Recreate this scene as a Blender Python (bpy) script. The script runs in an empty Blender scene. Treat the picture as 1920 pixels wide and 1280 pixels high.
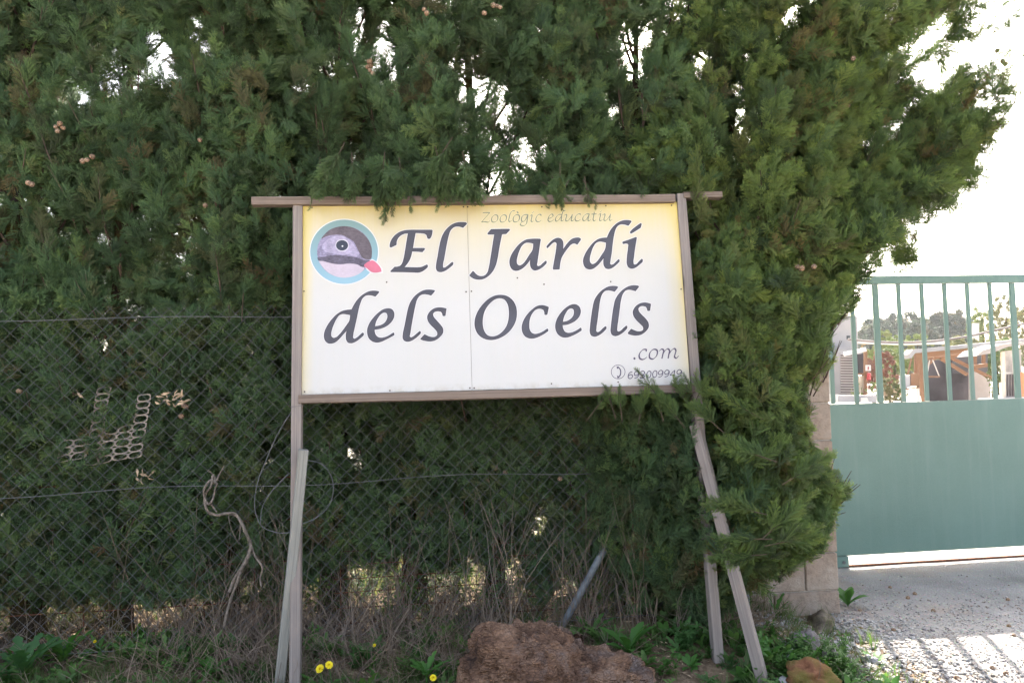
import bpy, bmesh, math, random
import numpy as np
from mathutils import Vector, Matrix, Euler, noise
from mathutils.geometry import tessellate_polygon

random.seed(7)
RNG = np.random.default_rng(11)
scene = bpy.context.scene
COL = scene.collection
R = math.radians

# ------------------------------------------------------------------ camera
F = 1493.0                       # focal length in photograph pixels (1920 wide)
CAM_H = 1.4
PITCH, ROLL = R(3.0), R(1.5)
_f = Vector((0, math.cos(PITCH), math.sin(PITCH)))
_u0 = Vector((1, 0, 0)).cross(_f)
CR = Vector((1, 0, 0)) * math.cos(ROLL) - _u0 * math.sin(ROLL)
CU = Vector((1, 0, 0)) * math.sin(ROLL) + _u0 * math.cos(ROLL)
CF = _f
CP = Vector((0, 0, CAM_H))
cam_data = bpy.data.cameras.new('camera')
cam = bpy.data.objects.new('camera', cam_data)
COL.objects.link(cam)
m = Matrix((CR, CU, -CF)).transposed().to_4x4()
m.translation = CP
cam.matrix_world = m
cam_data.sensor_fit = 'HORIZONTAL'
cam_data.sensor_width = 36.0
cam_data.lens = 36.0 * F / 1920.0
cam_data.clip_start = 0.05
cam_data.clip_end = 3000
scene.camera = cam

# ------------------------------------------------------------------ light
SUN_EL, SUN_AZ = R(35.0), R(15.0)          # azimuth measured from +Y towards +X
world = bpy.data.worlds.new('World')
scene.world = world
world.use_nodes = True
wn = world.node_tree.nodes
wn.clear()
sky = wn.new('ShaderNodeTexSky')
sky.sky_type = 'NISHITA'
sky.sun_disc = False
sky.sun_elevation = SUN_EL
sky.sun_rotation = SUN_AZ
sky.air_density = 1.0
sky.dust_density = 5.0
bgn = wn.new('ShaderNodeBackground')
bgn.inputs['Strength'].default_value = 0.15
wo = wn.new('ShaderNodeOutputWorld')
hs = wn.new('ShaderNodeHueSaturation')            # thin white haze: the sky is paler than clear blue
hs.inputs['Saturation'].default_value = 0.62
world.node_tree.links.new(sky.outputs[0], hs.inputs['Color'])
world.node_tree.links.new(hs.outputs[0], bgn.inputs[0])
world.node_tree.links.new(bgn.outputs[0], wo.inputs[0])
sun_d = bpy.data.lights.new('sun', 'SUN')
sun_d.energy = 5.0
sun_d.angle = R(0.5)
sun_d.color = (1.0, 0.93, 0.82)
sun = bpy.data.objects.new('sun', sun_d)
COL.objects.link(sun)
SUN_DIR = Vector((math.sin(SUN_AZ) * math.cos(SUN_EL), math.cos(SUN_AZ) * math.cos(SUN_EL), math.sin(SUN_EL)))
sun.rotation_euler = SUN_DIR.to_track_quat('Z', 'Y').to_euler()
sun.location = SUN_DIR * 30
scene.view_settings.view_transform = 'Standard'
scene.view_settings.look = 'None'
scene.view_settings.exposure = 2.45
scene.view_settings.gamma = 1.0
scene.view_settings.use_curve_mapping = False
scene.render.engine = 'CYCLES'
scene.cycles.max_bounces = 8
scene.cycles.diffuse_bounces = 4
scene.cycles.transmission_bounces = 4
scene.cycles.use_denoising = True

# ------------------------------------------------------------------ pixel to place helpers
def ray(x, y):
    return CR * ((x - 960) / F) - CU * ((y - 640) / F) + CF
def at(x, y, Y):
    d = ray(x, y)
    return CP + d * (Y / d.y)
def on_ground(x, y, z=0.0):
    d = ray(x, y)
    return CP + d * ((z - CAM_H) / d.z)
def on_plane(x, y, P0, n):
    d = ray(x, y)
    return CP + d * ((P0 - CP).dot(n) / d.dot(n))

# ------------------------------------------------------------------ materials
class NT:
    def __init__(self, name):
        self.m = bpy.data.materials.new(name)
        self.m.use_nodes = True
        self.t = self.m.node_tree
        self.t.nodes.clear()
        self.out = self.t.nodes.new('ShaderNodeOutputMaterial')
    def n(self, kind, ins=None, **attrs):
        nd = self.t.nodes.new(kind)
        for k, v in attrs.items():
            setattr(nd, k, v)
        if ins:
            for k, v in ins.items():
                s = nd.inputs[k]
                if isinstance(v, bpy.types.NodeSocket):
                    self.t.links.new(v, s)
                else:
                    s.default_value = v
        return nd
    def link(self, a, b):
        self.t.links.new(a, b)
    def coord(self, which='Object'):
        return self.n('ShaderNodeTexCoord').outputs[which]
    def mapping(self, vec, scale=(1, 1, 1), loc=(0, 0, 0)):
        return self.n('ShaderNodeMapping', {'Vector': vec, 'Scale': scale, 'Location': loc}).outputs[0]
    def noise(self, vec, scale, detail=4, rough=0.55, out='Fac'):
        nd = self.n('ShaderNodeTexNoise', {'Vector': vec, 'Scale': scale, 'Detail': detail, 'Roughness': rough})
        return nd.outputs[out]
    def ramp(self, fac, stops, interp='LINEAR'):
        nd = self.n('ShaderNodeValToRGB', {'Fac': fac})
        cr = nd.color_ramp
        cr.interpolation = interp
        while len(cr.elements) < len(stops):
            cr.elements.new(0.5)
        for e, (p, c) in zip(cr.elements, stops):
            e.position = p
            e.color = (*c, 1) if len(c) == 3 else c
        return nd.outputs[0]
    def mix(self, fac, a, b, mode='MIX'):
        nd = self.n('ShaderNodeMix', data_type='RGBA', blend_type=mode)
        for idx, v in ((0, fac), (6, a), (7, b)):
            s = nd.inputs[idx]
            if isinstance(v, bpy.types.NodeSocket):
                self.t.links.new(v, s)
            else:
                s.default_value = v if idx == 0 else ((*v, 1) if len(v) == 3 else v)
        return nd.outputs[2]
    def math(self, op, a, b=0.0):
        nd = self.n('ShaderNodeMath', operation=op)
        for i, v in enumerate((a, b)):
            if isinstance(v, bpy.types.NodeSocket):
                self.t.links.new(v, nd.inputs[i])
            else:
                nd.inputs[i].default_value = v
        return nd.outputs[0]
    def bump(self, h, strength=0.3, dist=0.01):
        return self.n('ShaderNodeBump', {'Height': h, 'Strength': strength, 'Distance': dist}).outputs[0]
    def principled(self, color, rough=0.8, normal=None, metal=0.0, spec=0.3):
        ins = {'Base Color': color if isinstance(color, bpy.types.NodeSocket) else (*color, 1),
               'Roughness': rough, 'Metallic': metal, 'Specular IOR Level': spec}
        if normal is not None:
            ins['Normal'] = normal
        return self.n('ShaderNodeBsdfPrincipled', ins).outputs[0]
    def done(self, sh):
        self.link(sh, self.out.inputs[0])
        return self.m

def simple(name, c, rough=0.8, var=0.25, scale=8, metal=0.0, spec=0.3, bump=0.0, bscale=60):
    t = NT(name)
    co = t.coord()
    f = t.noise(co, scale, 5)
    lo = tuple(max(0, v * (1 - var)) for v in c)
    hi = tuple(min(1, v * (1 + var)) for v in c)
    col = t.ramp(f, [(0.3, lo), (0.7, hi)])
    nrm = t.bump(t.noise(co, bscale, 4), bump, 0.005) if bump else None
    return t.done(t.principled(col, rough, nrm, metal, spec))

def wood(name, dark, light, warm=None, grain=150, knots=True):
    """timber with the grain along local X"""
    t = NT(name)
    co = t.coord()
    oi = t.n('ShaderNodeObjectInfo').outputs['Random']
    off = t.n('ShaderNodeCombineXYZ', {'X': t.math('MULTIPLY', oi, 37.0), 'Y': t.math('MULTIPLY', oi, 11.0), 'Z': 0.0}).outputs[0]
    v = t.n('ShaderNodeVectorMath', {0: co, 1: off}, operation='ADD').outputs[0]
    g = t.noise(t.mapping(v, (1.6, grain, grain)), 1.0, 6, 0.65)
    g2 = t.noise(t.mapping(v, (5, 420, 420)), 1.0, 3, 0.6)
    g3 = t.noise(v, 3.0, 3)
    col = t.ramp(g, [(0.30, dark), (0.62, light)])
    col = t.mix(t.ramp(g2, [(0.42, (0.0,) * 3), (0.75, (0.30,) * 3)]), col, tuple(x * 0.55 for x in dark))
    col = t.mix(t.ramp(g3, [(0.45, (0.0,) * 3), (0.7, (0.55,) * 3)]), col, warm or light)
    if knots:
        vo = t.n('ShaderNodeTexVoronoi', {'Vector': t.mapping(v, (2.2, 9, 9)), 'Scale': 1.0}).outputs['Distance']
        col = t.mix(t.ramp(vo, [(0.06, (0.85,) * 3), (0.16, (0.0,) * 3)]), col, tuple(x * 0.4 for x in dark))
    nrm = t.bump(t.math('ADD', g, g2), 0.5, 0.002)
    return t.done(t.principled(col, 0.85, nrm, spec=0.2))

def leaf_mat(name, cols, dead, trans=0.35, tips=False):
    """foliage: per-instance variation from the instance random number and the 'tint' attribute"""
    t = NT(name)
    rnd = t.n('ShaderNodeObjectInfo').outputs['Random']
    if tips:                     # each tuft has its own shade, each spray a little of its own
        hu = t.n('ShaderNodeAttribute', attribute_type='INSTANCER', attribute_name='hue').outputs['Fac']
        rnd = t.math('ADD', t.math('MULTIPLY', hu, 0.75), t.math('MULTIPLY', rnd, 0.25))
    col = t.ramp(rnd, [(i / max(1, len(cols) - 1), c) for i, c in enumerate(cols)])
    a = t.n('ShaderNodeAttribute', attribute_type='INSTANCER', attribute_name='tint').outputs['Fac']
    col = t.mix(a, col, dead)
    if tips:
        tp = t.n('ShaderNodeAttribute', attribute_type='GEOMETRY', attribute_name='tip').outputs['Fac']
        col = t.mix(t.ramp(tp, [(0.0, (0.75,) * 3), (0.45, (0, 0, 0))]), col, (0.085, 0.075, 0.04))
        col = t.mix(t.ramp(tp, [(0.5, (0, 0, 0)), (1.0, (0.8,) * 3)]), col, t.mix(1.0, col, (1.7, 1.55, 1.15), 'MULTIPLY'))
    geo = t.n('ShaderNodeNewGeometry').outputs['Position']
    nz = t.noise(geo, 4.0, 3)
    col = t.mix(t.ramp(nz, [(0.35, (0, 0, 0)), (0.65, (0.5,) * 3)]), col, t.mix(1.0, col, (1.2, 1.1, 0.85), 'MULTIPLY'))
    d = t.principled(col, 0.48 if tips else 0.6, spec=0.55 if tips else 0.35)
    tr = t.n('ShaderNodeBsdfTranslucent', {'Color': t.mix(1.0, col, (1.15, 1.45, 0.8), 'MULTIPLY')}).outputs[0]
    ms = t.n('ShaderNodeMixShader', {0: trans, 1: d, 2: tr}).outputs[0]
    return t.done(ms)

M = {}
M['sign_wood'] = wood('weathered_grey_timber', (0.18, 0.15, 0.135), (0.29, 0.25, 0.23), (0.30, 0.235, 0.20))
M['brace_wood'] = wood('green_grey_treated_timber', (0.20, 0.19, 0.17), (0.31, 0.30, 0.27), (0.27, 0.25, 0.21))
M['rail_wood'] = wood('brown_sawn_timber', (0.12, 0.088, 0.07), (0.245, 0.19, 0.155), (0.235, 0.18, 0.15), grain=130)
M['orange_wood'] = wood('varnished_orange_timber', (0.13, 0.07, 0.042), (0.23, 0.13, 0.08), (0.20, 0.115, 0.07), knots=False)
M['galv'] = simple('galvanised_wire', (0.14, 0.14, 0.145), 0.6, 0.25, 30, metal=0.2)
M['pole'] = simple('galvanised_pole', (0.155, 0.17, 0.185), 0.6, 0.3, 25, metal=0.15, bump=0.1)
M['rust'] = simple('rusty_iron', (0.13, 0.055, 0.03), 0.9, 0.5, 40, bump=0.3, bscale=200)
M['net'] = simple('beige_plastic_net', (0.24, 0.20, 0.16), 0.6, 0.2, 25)
M['deadleaf'] = simple('dead_leaf', (0.42, 0.31, 0.2), 0.8, 0.45, 40)
M['screw'] = simple('rusty_screw', (0.09, 0.07, 0.06), 0.6, 0.3, 30, metal=0.4)
M['red'] = simple('red_enamel', (0.35, 0.04, 0.045), 0.4, 0.1)
M['white'] = simple('white_paint', (0.45, 0.43, 0.41), 0.6, 0.05)
M['black_rubber'] = simple('dark_rubber', (0.03, 0.03, 0.03), 0.8, 0.2)

# bark
def bark():
    t = NT('cypress_bark')
    co = t.coord()
    v = t.mapping(co, (14, 14, 2.2))
    n1 = t.noise(v, 1.5, 6, 0.7)
    col = t.ramp(n1, [(0.3, (0.025, 0.019, 0.015)), (0.55, (0.07, 0.055, 0.042)), (0.75, (0.13, 0.105, 0.085))])
    moss = t.ramp(t.noise(co, 3.5, 5, 0.7), [(0.47, (0, 0, 0)), (0.62, (0.85,) * 3)])
    col = t.mix(moss, col, (0.16, 0.13, 0.025))
    return t.done(t.principled(col, 0.95, t.bump(n1, 0.9, 0.02), spec=0.1))
M['bark'] = bark()
M['twig'] = simple('brown_twig', (0.085, 0.058, 0.042), 0.9, 0.4, 30)
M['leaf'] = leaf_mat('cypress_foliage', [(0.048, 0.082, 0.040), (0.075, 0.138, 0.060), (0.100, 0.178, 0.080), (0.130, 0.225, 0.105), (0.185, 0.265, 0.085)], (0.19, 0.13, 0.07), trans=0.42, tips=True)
M['leaf_y'] = leaf_mat('yellow_green_cypress_foliage', [(0.058, 0.095, 0.040), (0.105, 0.170, 0.058), (0.145, 0.225, 0.070), (0.185, 0.265, 0.080), (0.24, 0.30, 0.075)], (0.20, 0.145, 0.06), trans=0.45, tips=True)  # yellower, paler green for the right end of the hedge
M['grass'] = leaf_mat('grass_blades', [(0.05, 0.11, 0.03), (0.08, 0.13, 0.04), (0.045, 0.10, 0.035), (0.11, 0.13, 0.06)], (0.36, 0.28, 0.17), trans=0.4)
M['weed'] = leaf_mat('weed_leaves', [(0.055, 0.14, 0.03), (0.07, 0.17, 0.04), (0.05, 0.12, 0.045)], (0.2, 0.22, 0.07), trans=0.35)
M['straw'] = leaf_mat('dry_stems', [(0.17, 0.125, 0.105), (0.11, 0.08, 0.068), (0.25, 0.195, 0.16), (0.08, 0.055, 0.05)], (0.30, 0.24, 0.18), trans=0.1)

def cone_m():
    t = NT('cypress_cone_scales')
    co = t.coord()
    vo = t.n('ShaderNodeTexVoronoi', {'Vector': co, 'Scale': 95.0}, feature='DISTANCE_TO_EDGE').outputs[0]
    rnd = t.n('ShaderNodeObjectInfo').outputs['Random']
    base = t.ramp(rnd, [(0, (0.28, 0.17, 0.10)), (0.5, (0.36, 0.25, 0.17)), (1, (0.22, 0.14, 0.09))])
    col = t.mix(t.ramp(vo, [(0.02, (0.9,) * 3), (0.12, (0, 0, 0))]), base, (0.05, 0.03, 0.02))
    return t.done(t.principled(col, 0.7, t.bump(vo, 0.5, 0.004)))
M['cone'] = cone_m()

# ------------------------------------------------------------------ mesh helpers
def tri_mesh(name, V, Fc):
    """V (n,3), Fc (m,k) all faces with the same corner count"""
    V = np.asarray(V, dtype=np.float32)
    Fc = np.asarray(Fc, dtype=np.int32)
    k = Fc.shape[1]
    me = bpy.data.meshes.new(name)
    me.vertices.add(len(V))
    me.vertices.foreach_set('co', V.ravel())
    me.loops.add(Fc.size)
    me.loops.foreach_set('vertex_index', Fc.ravel())
    me.polygons.add(len(Fc))
    me.polygons.foreach_set('loop_start', np.arange(0, Fc.size, k, dtype=np.int32))
    me.polygons.foreach_set('loop_total', np.full(len(Fc), k, dtype=np.int32))
    me.update(calc_edges=True)
    me.validate()
    return me

class MB:
    def __init__(self):
        self.v, self.f = [], []
    def add(self, vs, fs):
        o = len(self.v)
        self.v += [tuple(p) for p in vs]
        self.f += [tuple(i + o for i in f) for f in fs]
    def box(self, c, s, mat=None):
        hx, hy, hz = s[0] / 2, s[1] / 2, s[2] / 2
        P = [Vector((x, y, z)) for x in (-hx, hx) for y in (-hy, hy) for z in (-hz, hz)]
        if mat is not None:
            P = [mat @ p for p in P]
        P = [p + Vector(c) for p in P]
        self.add(P, [(0, 1, 3, 2), (4, 6, 7, 5), (0, 4, 5, 1), (2, 3, 7, 6), (0, 2, 6, 4), (1, 5, 7, 3)])
    def beam(self, a, b, w, h, up=Vector((0, 0, 1))):
        a, b = Vector(a), Vector(b)
        x = (b - a).normalized()
        y = up.cross(x)
        if y.length < 1e-4:
            y = Vector((0, 1, 0)).cross(x)
        y.normalize()
        z = x.cross(y)
        self.box((a + b) / 2, ((b - a).length, w, h), Matrix((x, y, z)).transposed())
    def tube(self, pts, rad, n=6, cap=True, jit=0.0):
        pts = [Vector(p) for p in pts]
        if not hasattr(rad, '__len__'):
            rad = [rad] * len(pts)
        vs, fs = [], []
        t0 = (pts[1] - pts[0]).normalized()
        ref = Vector((0, 0, 1)) if abs(t0.z) < 0.9 else Vector((1, 0, 0))
        x = ref.cross(t0).normalized()
        for i, p in enumerate(pts):
            t = (pts[min(i + 1, len(pts) - 1)] - pts[max(i - 1, 0)])
            if t.length < 1e-9:
                t = t0
            t = t.normalized()
            x = (x - t * x.dot(t))
            x = x.normalized() if x.length > 1e-6 else ref.cross(t).normalized()
            y = t.cross(x)
            for k in range(n):
                a = 2 * math.pi * k / n
                r = rad[i] * (1 + (random.uniform(-jit, jit) if jit else 0))
                vs.append(p + x * math.cos(a) * r + y * math.sin(a) * r)
        for i in range(len(pts) - 1):
            for k in range(n):
                fs.append((i * n + k, i * n + (k + 1) % n, (i + 1) * n + (k + 1) % n, (i + 1) * n + k))
        if cap:
            fs.append(tuple(range(n - 1, -1, -1)))
            fs.append(tuple((len(pts) - 1) * n + k for k in range(n)))
        self.add(vs, fs)
    def mesh(self, name):
        me = bpy.data.meshes.new(name)
        me.from_pydata(self.v, [], self.f)
        me.update()
        return me

def tag(o, label=None, cat=None, group=None, kind=None):
    if label: o['label'] = label
    if cat: o['category'] = cat
    if group: o['group'] = group
    if kind: o['kind'] = kind
    return o
def empty(name, loc=(0, 0, 0), label=None, cat=None, group=None, mat=None):
    o = bpy.data.objects.new(name, None)
    o.empty_display_size = 0.1
    COL.objects.link(o)
    o.matrix_world = mat if mat is not None else Matrix.Translation(Vector(loc))
    WORLD[o.name] = o.matrix_basis.copy()
    return tag(o, label, cat, group)
WORLD = {}
def wm(o):
    w = o.matrix_basis.copy()
    while o.parent is not None:
        o = o.parent
        w = o.matrix_basis @ w
    return w
def obj(name, data, mat=None, parent=None, mw=None, smooth=False, kind=None):
    """link a mesh (or MB) given in world coordinates (mw None) or in its own frame mw"""
    me = data.mesh(name) if isinstance(data, MB) else data
    if mat is not None and not me.materials:
        me.materials.append(mat)
    if smooth:
        me.polygons.foreach_set('use_smooth', [True] * len(me.polygons))
    o = bpy.data.objects.new(name, me)
    COL.objects.link(o)
    mw = mw if mw is not None else Matrix.Identity(4)
    if parent is not None:
        o.parent = parent
        o.matrix_basis = wm(parent).inverted() @ mw
    else:
        o.matrix_basis = mw
    if kind: o['kind'] = kind
    return o
def orient(p, x=None, z=None):
    """matrix at p with local X along x (and local Z near z)"""
    x = Vector(x).normalized()
    z = Vector(z) if z is not None else Vector((0, 0, 1))
    y = z.cross(x)
    if y.length < 1e-4:
        y = Vector((0, 1, 0)).cross(x)
    y.normalize()
    zz = x.cross(y)
    mt = Matrix((x, y, zz)).transposed().to_4x4()
    mt.translation = Vector(p)
    return mt
def timber(name, a, b, w, h, mat, parent=None, up=(0, 0, 1), seg=14, wob=0.0012, ch=0.003, **kw):
    """sawn timber from a to b, chamfered edges, slightly uneven; local X along the grain"""
    a, b = Vector(a), Vector(b)
    L = (b - a).length
    mb = MB()
    prof = []
    for sy, sz in ((1, 1), (-1, 1), (-1, -1), (1, -1)):
        y, z = sy * w / 2, sz * h / 2
        if sy * sz > 0:
            prof += [(y, z - sz * ch), (y - sy * ch, z)]
        else:
            prof += [(y - sy * ch, z), (y, z - sz * ch)]
    vs, fs = [], []
    n = 8
    sd = random.uniform(0, 100)
    for i in range(seg + 1):
        x = L * i / seg
        oy = noise.noise(Vector((x * 1.3, sd, 0))) * wob * 3
        oz = noise.noise(Vector((x * 1.3, sd, 9))) * wob * 3
        for (y, z) in prof:
            vs.append((x, y + oy + random.uniform(-wob, wob) * 0.4, z + oz + random.uniform(-wob, wob) * 0.4))
    for i in range(seg):
        for k in range(n):
            fs.append((i * n + k, (i + 1) * n + k, (i + 1) * n + (k + 1) % n, i * n + (k + 1) % n))
    fs.append(tuple(range(n)))
    fs.append(tuple(seg * n + k for k in range(n - 1, -1, -1)))
    mb.add(vs, fs)
    me = mb.mesh(name)
    bm = bmesh.new(); bm.from_mesh(me); bmesh.ops.recalc_face_normals(bm, faces=bm.faces); bm.to_mesh(me); bm.free()
    return obj(name, me, mat, parent, orient(a, b - a, up), **kw)

def smooth_path(pts, closed=False, step=4):
    """Catmull-Rom through points; a third value marks a corner"""
    P = [(p[0], p[1], len(p) > 2) for p in pts]
    n = len(P)
    out = []
    rng = range(n) if closed else range(n - 1)
    for i in rng:
        p1, p2 = P[i], P[(i + 1) % n]
        p0 = P[(i - 1) % n] if (closed or i > 0) else p1
        p3 = P[(i + 2) % n] if (closed or i < n - 2) else p2
        a = Vector(p1[:2]); b = Vector(p2[:2])
        if p1[2]: p0 = p1
        if p2[2]: p3 = p2
        d = (b - a).length
        def tang(q0, q1, q2):
            d1 = (Vector(q1[:2]) - Vector(q0[:2])).length
            d2 = (Vector(q2[:2]) - Vector(q1[:2])).length
            if d1 < 1e-6: return (Vector(q2[:2]) - Vector(q1[:2]))
            if d2 < 1e-6: return (Vector(q1[:2]) - Vector(q0[:2]))
            v = (Vector(q1[:2]) - Vector(q0[:2])) / d1 * d2 + (Vector(q2[:2]) - Vector(q1[:2])) / d2 * d1
            return v / (d1 + d2) * d
        m1 = tang(p0, p1, p2); m2 = tang(p1, p2, p3)
        if p1[2] and p2[2]:
            out.append(a); continue
        if p1[2]: m1 = (b - a) * 1.5 - m2 * 0.5
        if p2[2]: m2 = (b - a) * 1.5 - m1 * 0.5
        for k in range(step):
            t = k / step
            h00 = 2 * t**3 - 3 * t**2 + 1; h10 = t**3 - 2 * t**2 + t
            h01 = -2 * t**3 + 3 * t**2; h11 = t**3 - t**2
            out.append(a * h00 + m1 * h10 + b * h01 + m2 * h11)
    if not closed:
        out.append(Vector(P[-1][:2]))
    return out

def grid_noise_blob(name, rx, ry, rz, seed, amp=0.25, sub=4, freq=1.6, sharp=0.0):
    bm = bmesh.new()
    bmesh.ops.create_icosphere(bm, subdivisions=sub, radius=1.0)
    for v in bm.verts:
        p = v.co.copy()
        n1 = noise.fractal(p * freq + Vector((seed, 0, 0)), 1.0, 2.0, 5)
        n2 = noise.cell(p * 2.3 + Vector((seed, 3, 0))) if sharp else 0
        s = 1 + amp * n1 + sharp * n2
        v.co = Vector((p.x * rx * s, p.y * ry * s, p.z * rz * s))
    me = bpy.data.meshes.new(name)
    bm.to_mesh(me); bm.free()
    return me

# ------------------------------------------------------------------ scattering with instances (foliage, grass, gravel: stuff only)
def collection(name, objs):
    c = bpy.data.collections.new(name)
    for o in objs:
        c.objects.link(o)
    return c
_ng = {}
def scatter_group(col):
    if col.name in _ng:
        return _ng[col.name]
    ng = bpy.data.node_groups.new('scatter_' + col.name, 'GeometryNodeTree')
    ng.interface.new_socket('Geometry', in_out='INPUT', socket_type='NodeSocketGeometry')
    ng.interface.new_socket('Geometry', in_out='OUTPUT', socket_type='NodeSocketGeometry')
    N = ng.nodes
    gi, go = N.new('NodeGroupInput'), N.new('NodeGroupOutput')
    iop = N.new('GeometryNodeInstanceOnPoints')
    ci = N.new('GeometryNodeCollectionInfo')
    ci.inputs['Collection'].default_value = col
    ci.inputs['Separate Children'].default_value = True
    ci.inputs['Reset Children'].default_value = True
    def attr(nm, dt):
        a = N.new('GeometryNodeInputNamedAttribute'); a.data_type = dt
        a.inputs['Name'].default_value = nm
        return a.outputs['Attribute']
    L = ng.links.new
    L(gi.outputs[0], iop.inputs['Points'])
    L(ci.outputs[0], iop.inputs['Instance'])
    iop.inputs['Pick Instance'].default_value = True
    L(attr('pick', 'INT'), iop.inputs['Instance Index'])
    L(attr('rot', 'FLOAT_VECTOR'), iop.inputs['Rotation'])
    L(attr('scl', 'FLOAT'), iop.inputs['Scale'])
    L(iop.outputs[0], go.inputs[0])
    _ng[col.name] = ng
    return ng
def scatter(name, P, rot, scl, pick, tint, col, mat, parent=None, hue=None):
    P = np.asarray(P, dtype=np.float32).reshape(-1, 3)
    n = len(P)
    me = bpy.data.meshes.new(name)
    me.vertices.add(n)
    org = np.array(wm(parent).translation, dtype=np.float32) if parent is not None else np.zeros(3, dtype=np.float32)
    me.vertices.foreach_set('co', (P - org).astype(np.float32).ravel())
    if hue is None: hue = [random.random() for _ in range(n)]
    for nm, ty, arr, key in (('hue', 'FLOAT', hue, 'value'), ('rot', 'FLOAT_VECTOR', rot, 'vector'), ('scl', 'FLOAT', scl, 'value'),
                             ('pick', 'INT', pick, 'value'), ('tint', 'FLOAT', tint, 'value')):
        a = me.attributes.new(nm, ty, 'POINT')
        arr = np.asarray(arr, dtype=np.int32 if ty == 'INT' else np.float32).ravel()
        a.data.foreach_set(key, arr)
    me.materials.append(mat)
    o = bpy.data.objects.new(name, me)
    COL.objects.link(o)
    if parent is not None:
        o.parent = parent
    md = o.modifiers.new('scatter', 'NODES')
    md.node_group = scatter_group(col)
    o['kind'] = 'stuff'
    return o
def euler_for(z_dirs, roll):
    """euler angles putting local Z along each direction with a roll about it"""
    out = []
    for d, r in zip(z_dirs, roll):
        q = Vector(d).to_track_quat('Z', 'Y')
        e = (q.to_matrix() @ Matrix.Rotation(r, 3, 'Z')).to_euler()
        out.append((e.x, e.y, e.z))
    return out
# ================================================================== ground
def sst(a, b, x):
    t = min(1, max(0, (x - a) / (b - a)))
    return t * t * (3 - 2 * t)
def gh(x, y):
    w = 1 - sst(1.05, 1.75 + 0.1 * math.sin(y * 2.1), x)
    f = 1 - sst(5.2, 8.0, y)
    e = 0.0 + 1.0 * sst(3.35, 4.0, y)
    h = 0.135 * w * f * e
    if y < 9:
        h += (noise.noise(Vector((x * 1.1, y * 1.1, 0))) * 0.03 + noise.noise(Vector((x * 5, y * 5, 3))) * 0.012) * (0.15 + 0.85 * w) * f
    return h
def make_ground():
    xs = sorted(set([-1500, -600, -200, -80, -40, -20, -12, -8] + [round(-6 + 0.08 * i, 3) for i in range(176)] + [9, 12, 20, 40, 80, 200, 600, 1500]))
    ys = sorted(set([-300, -60, -20, -8, -3] + [round(0.2 + 0.08 * i, 3) for i in range(120)] + [11, 14, 18, 24, 30, 36, 42, 50, 70, 110, 200, 400, 900, 2000]))
    V = [(x, y, gh(x, y)) for y in ys for x in xs]
    nx = len(xs)
    Fc = [(j * nx + i, j * nx + i + 1, (j + 1) * nx + i + 1, (j + 1) * nx + i) for j in range(len(ys) - 1) for i in range(nx - 1)]
    t = NT('verge_soil')
    co = t.coord()
    n1 = t.noise(co, 3.5, 6, 0.65); n2 = t.noise(co, 40, 4, 0.7)
    col = t.ramp(n1, [(0.3, (0.07, 0.05, 0.035)), (0.5, (0.15, 0.105, 0.07)), (0.7, (0.23, 0.16, 0.105))])
    col = t.mix(t.ramp(n2, [(0.45, (0, 0, 0)), (0.62, (0.6,) * 3)]), col, (0.30, 0.22, 0.15))
    sp = t.n('ShaderNodeSeparateXYZ', {0: co})
    far = t.ramp(t.math('DIVIDE', sp.outputs[1], 10.0), [(0.62, (0, 0, 0)), (0.8, (1, 1, 1))])
    bounce_road = t.ramp(t.math('ADD', t.math('DIVIDE', sp.outputs[1], 10.0), 0.5), [(0.45, (1, 1, 1)), (0.6, (0, 0, 0))])  # unseen ground behind the camera, made pale to bounce fill light forward
    far = t.mix(1.0, far, bounce_road, 'ADD')
    col = t.mix(far, col, t.ramp(t.noise(co, 0.6, 5), [(0.35, (0.52, 0.46, 0.38)), (0.65, (0.62, 0.57, 0.49))]))
    me = tri_mesh('ground', V, Fc)
    o = obj('ground', me, t.done(t.principled(col, 0.95, t.bump(n2, 0.8, 0.02), spec=0.1)), smooth=True)
    o['kind'] = 'structure'
make_ground()

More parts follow.
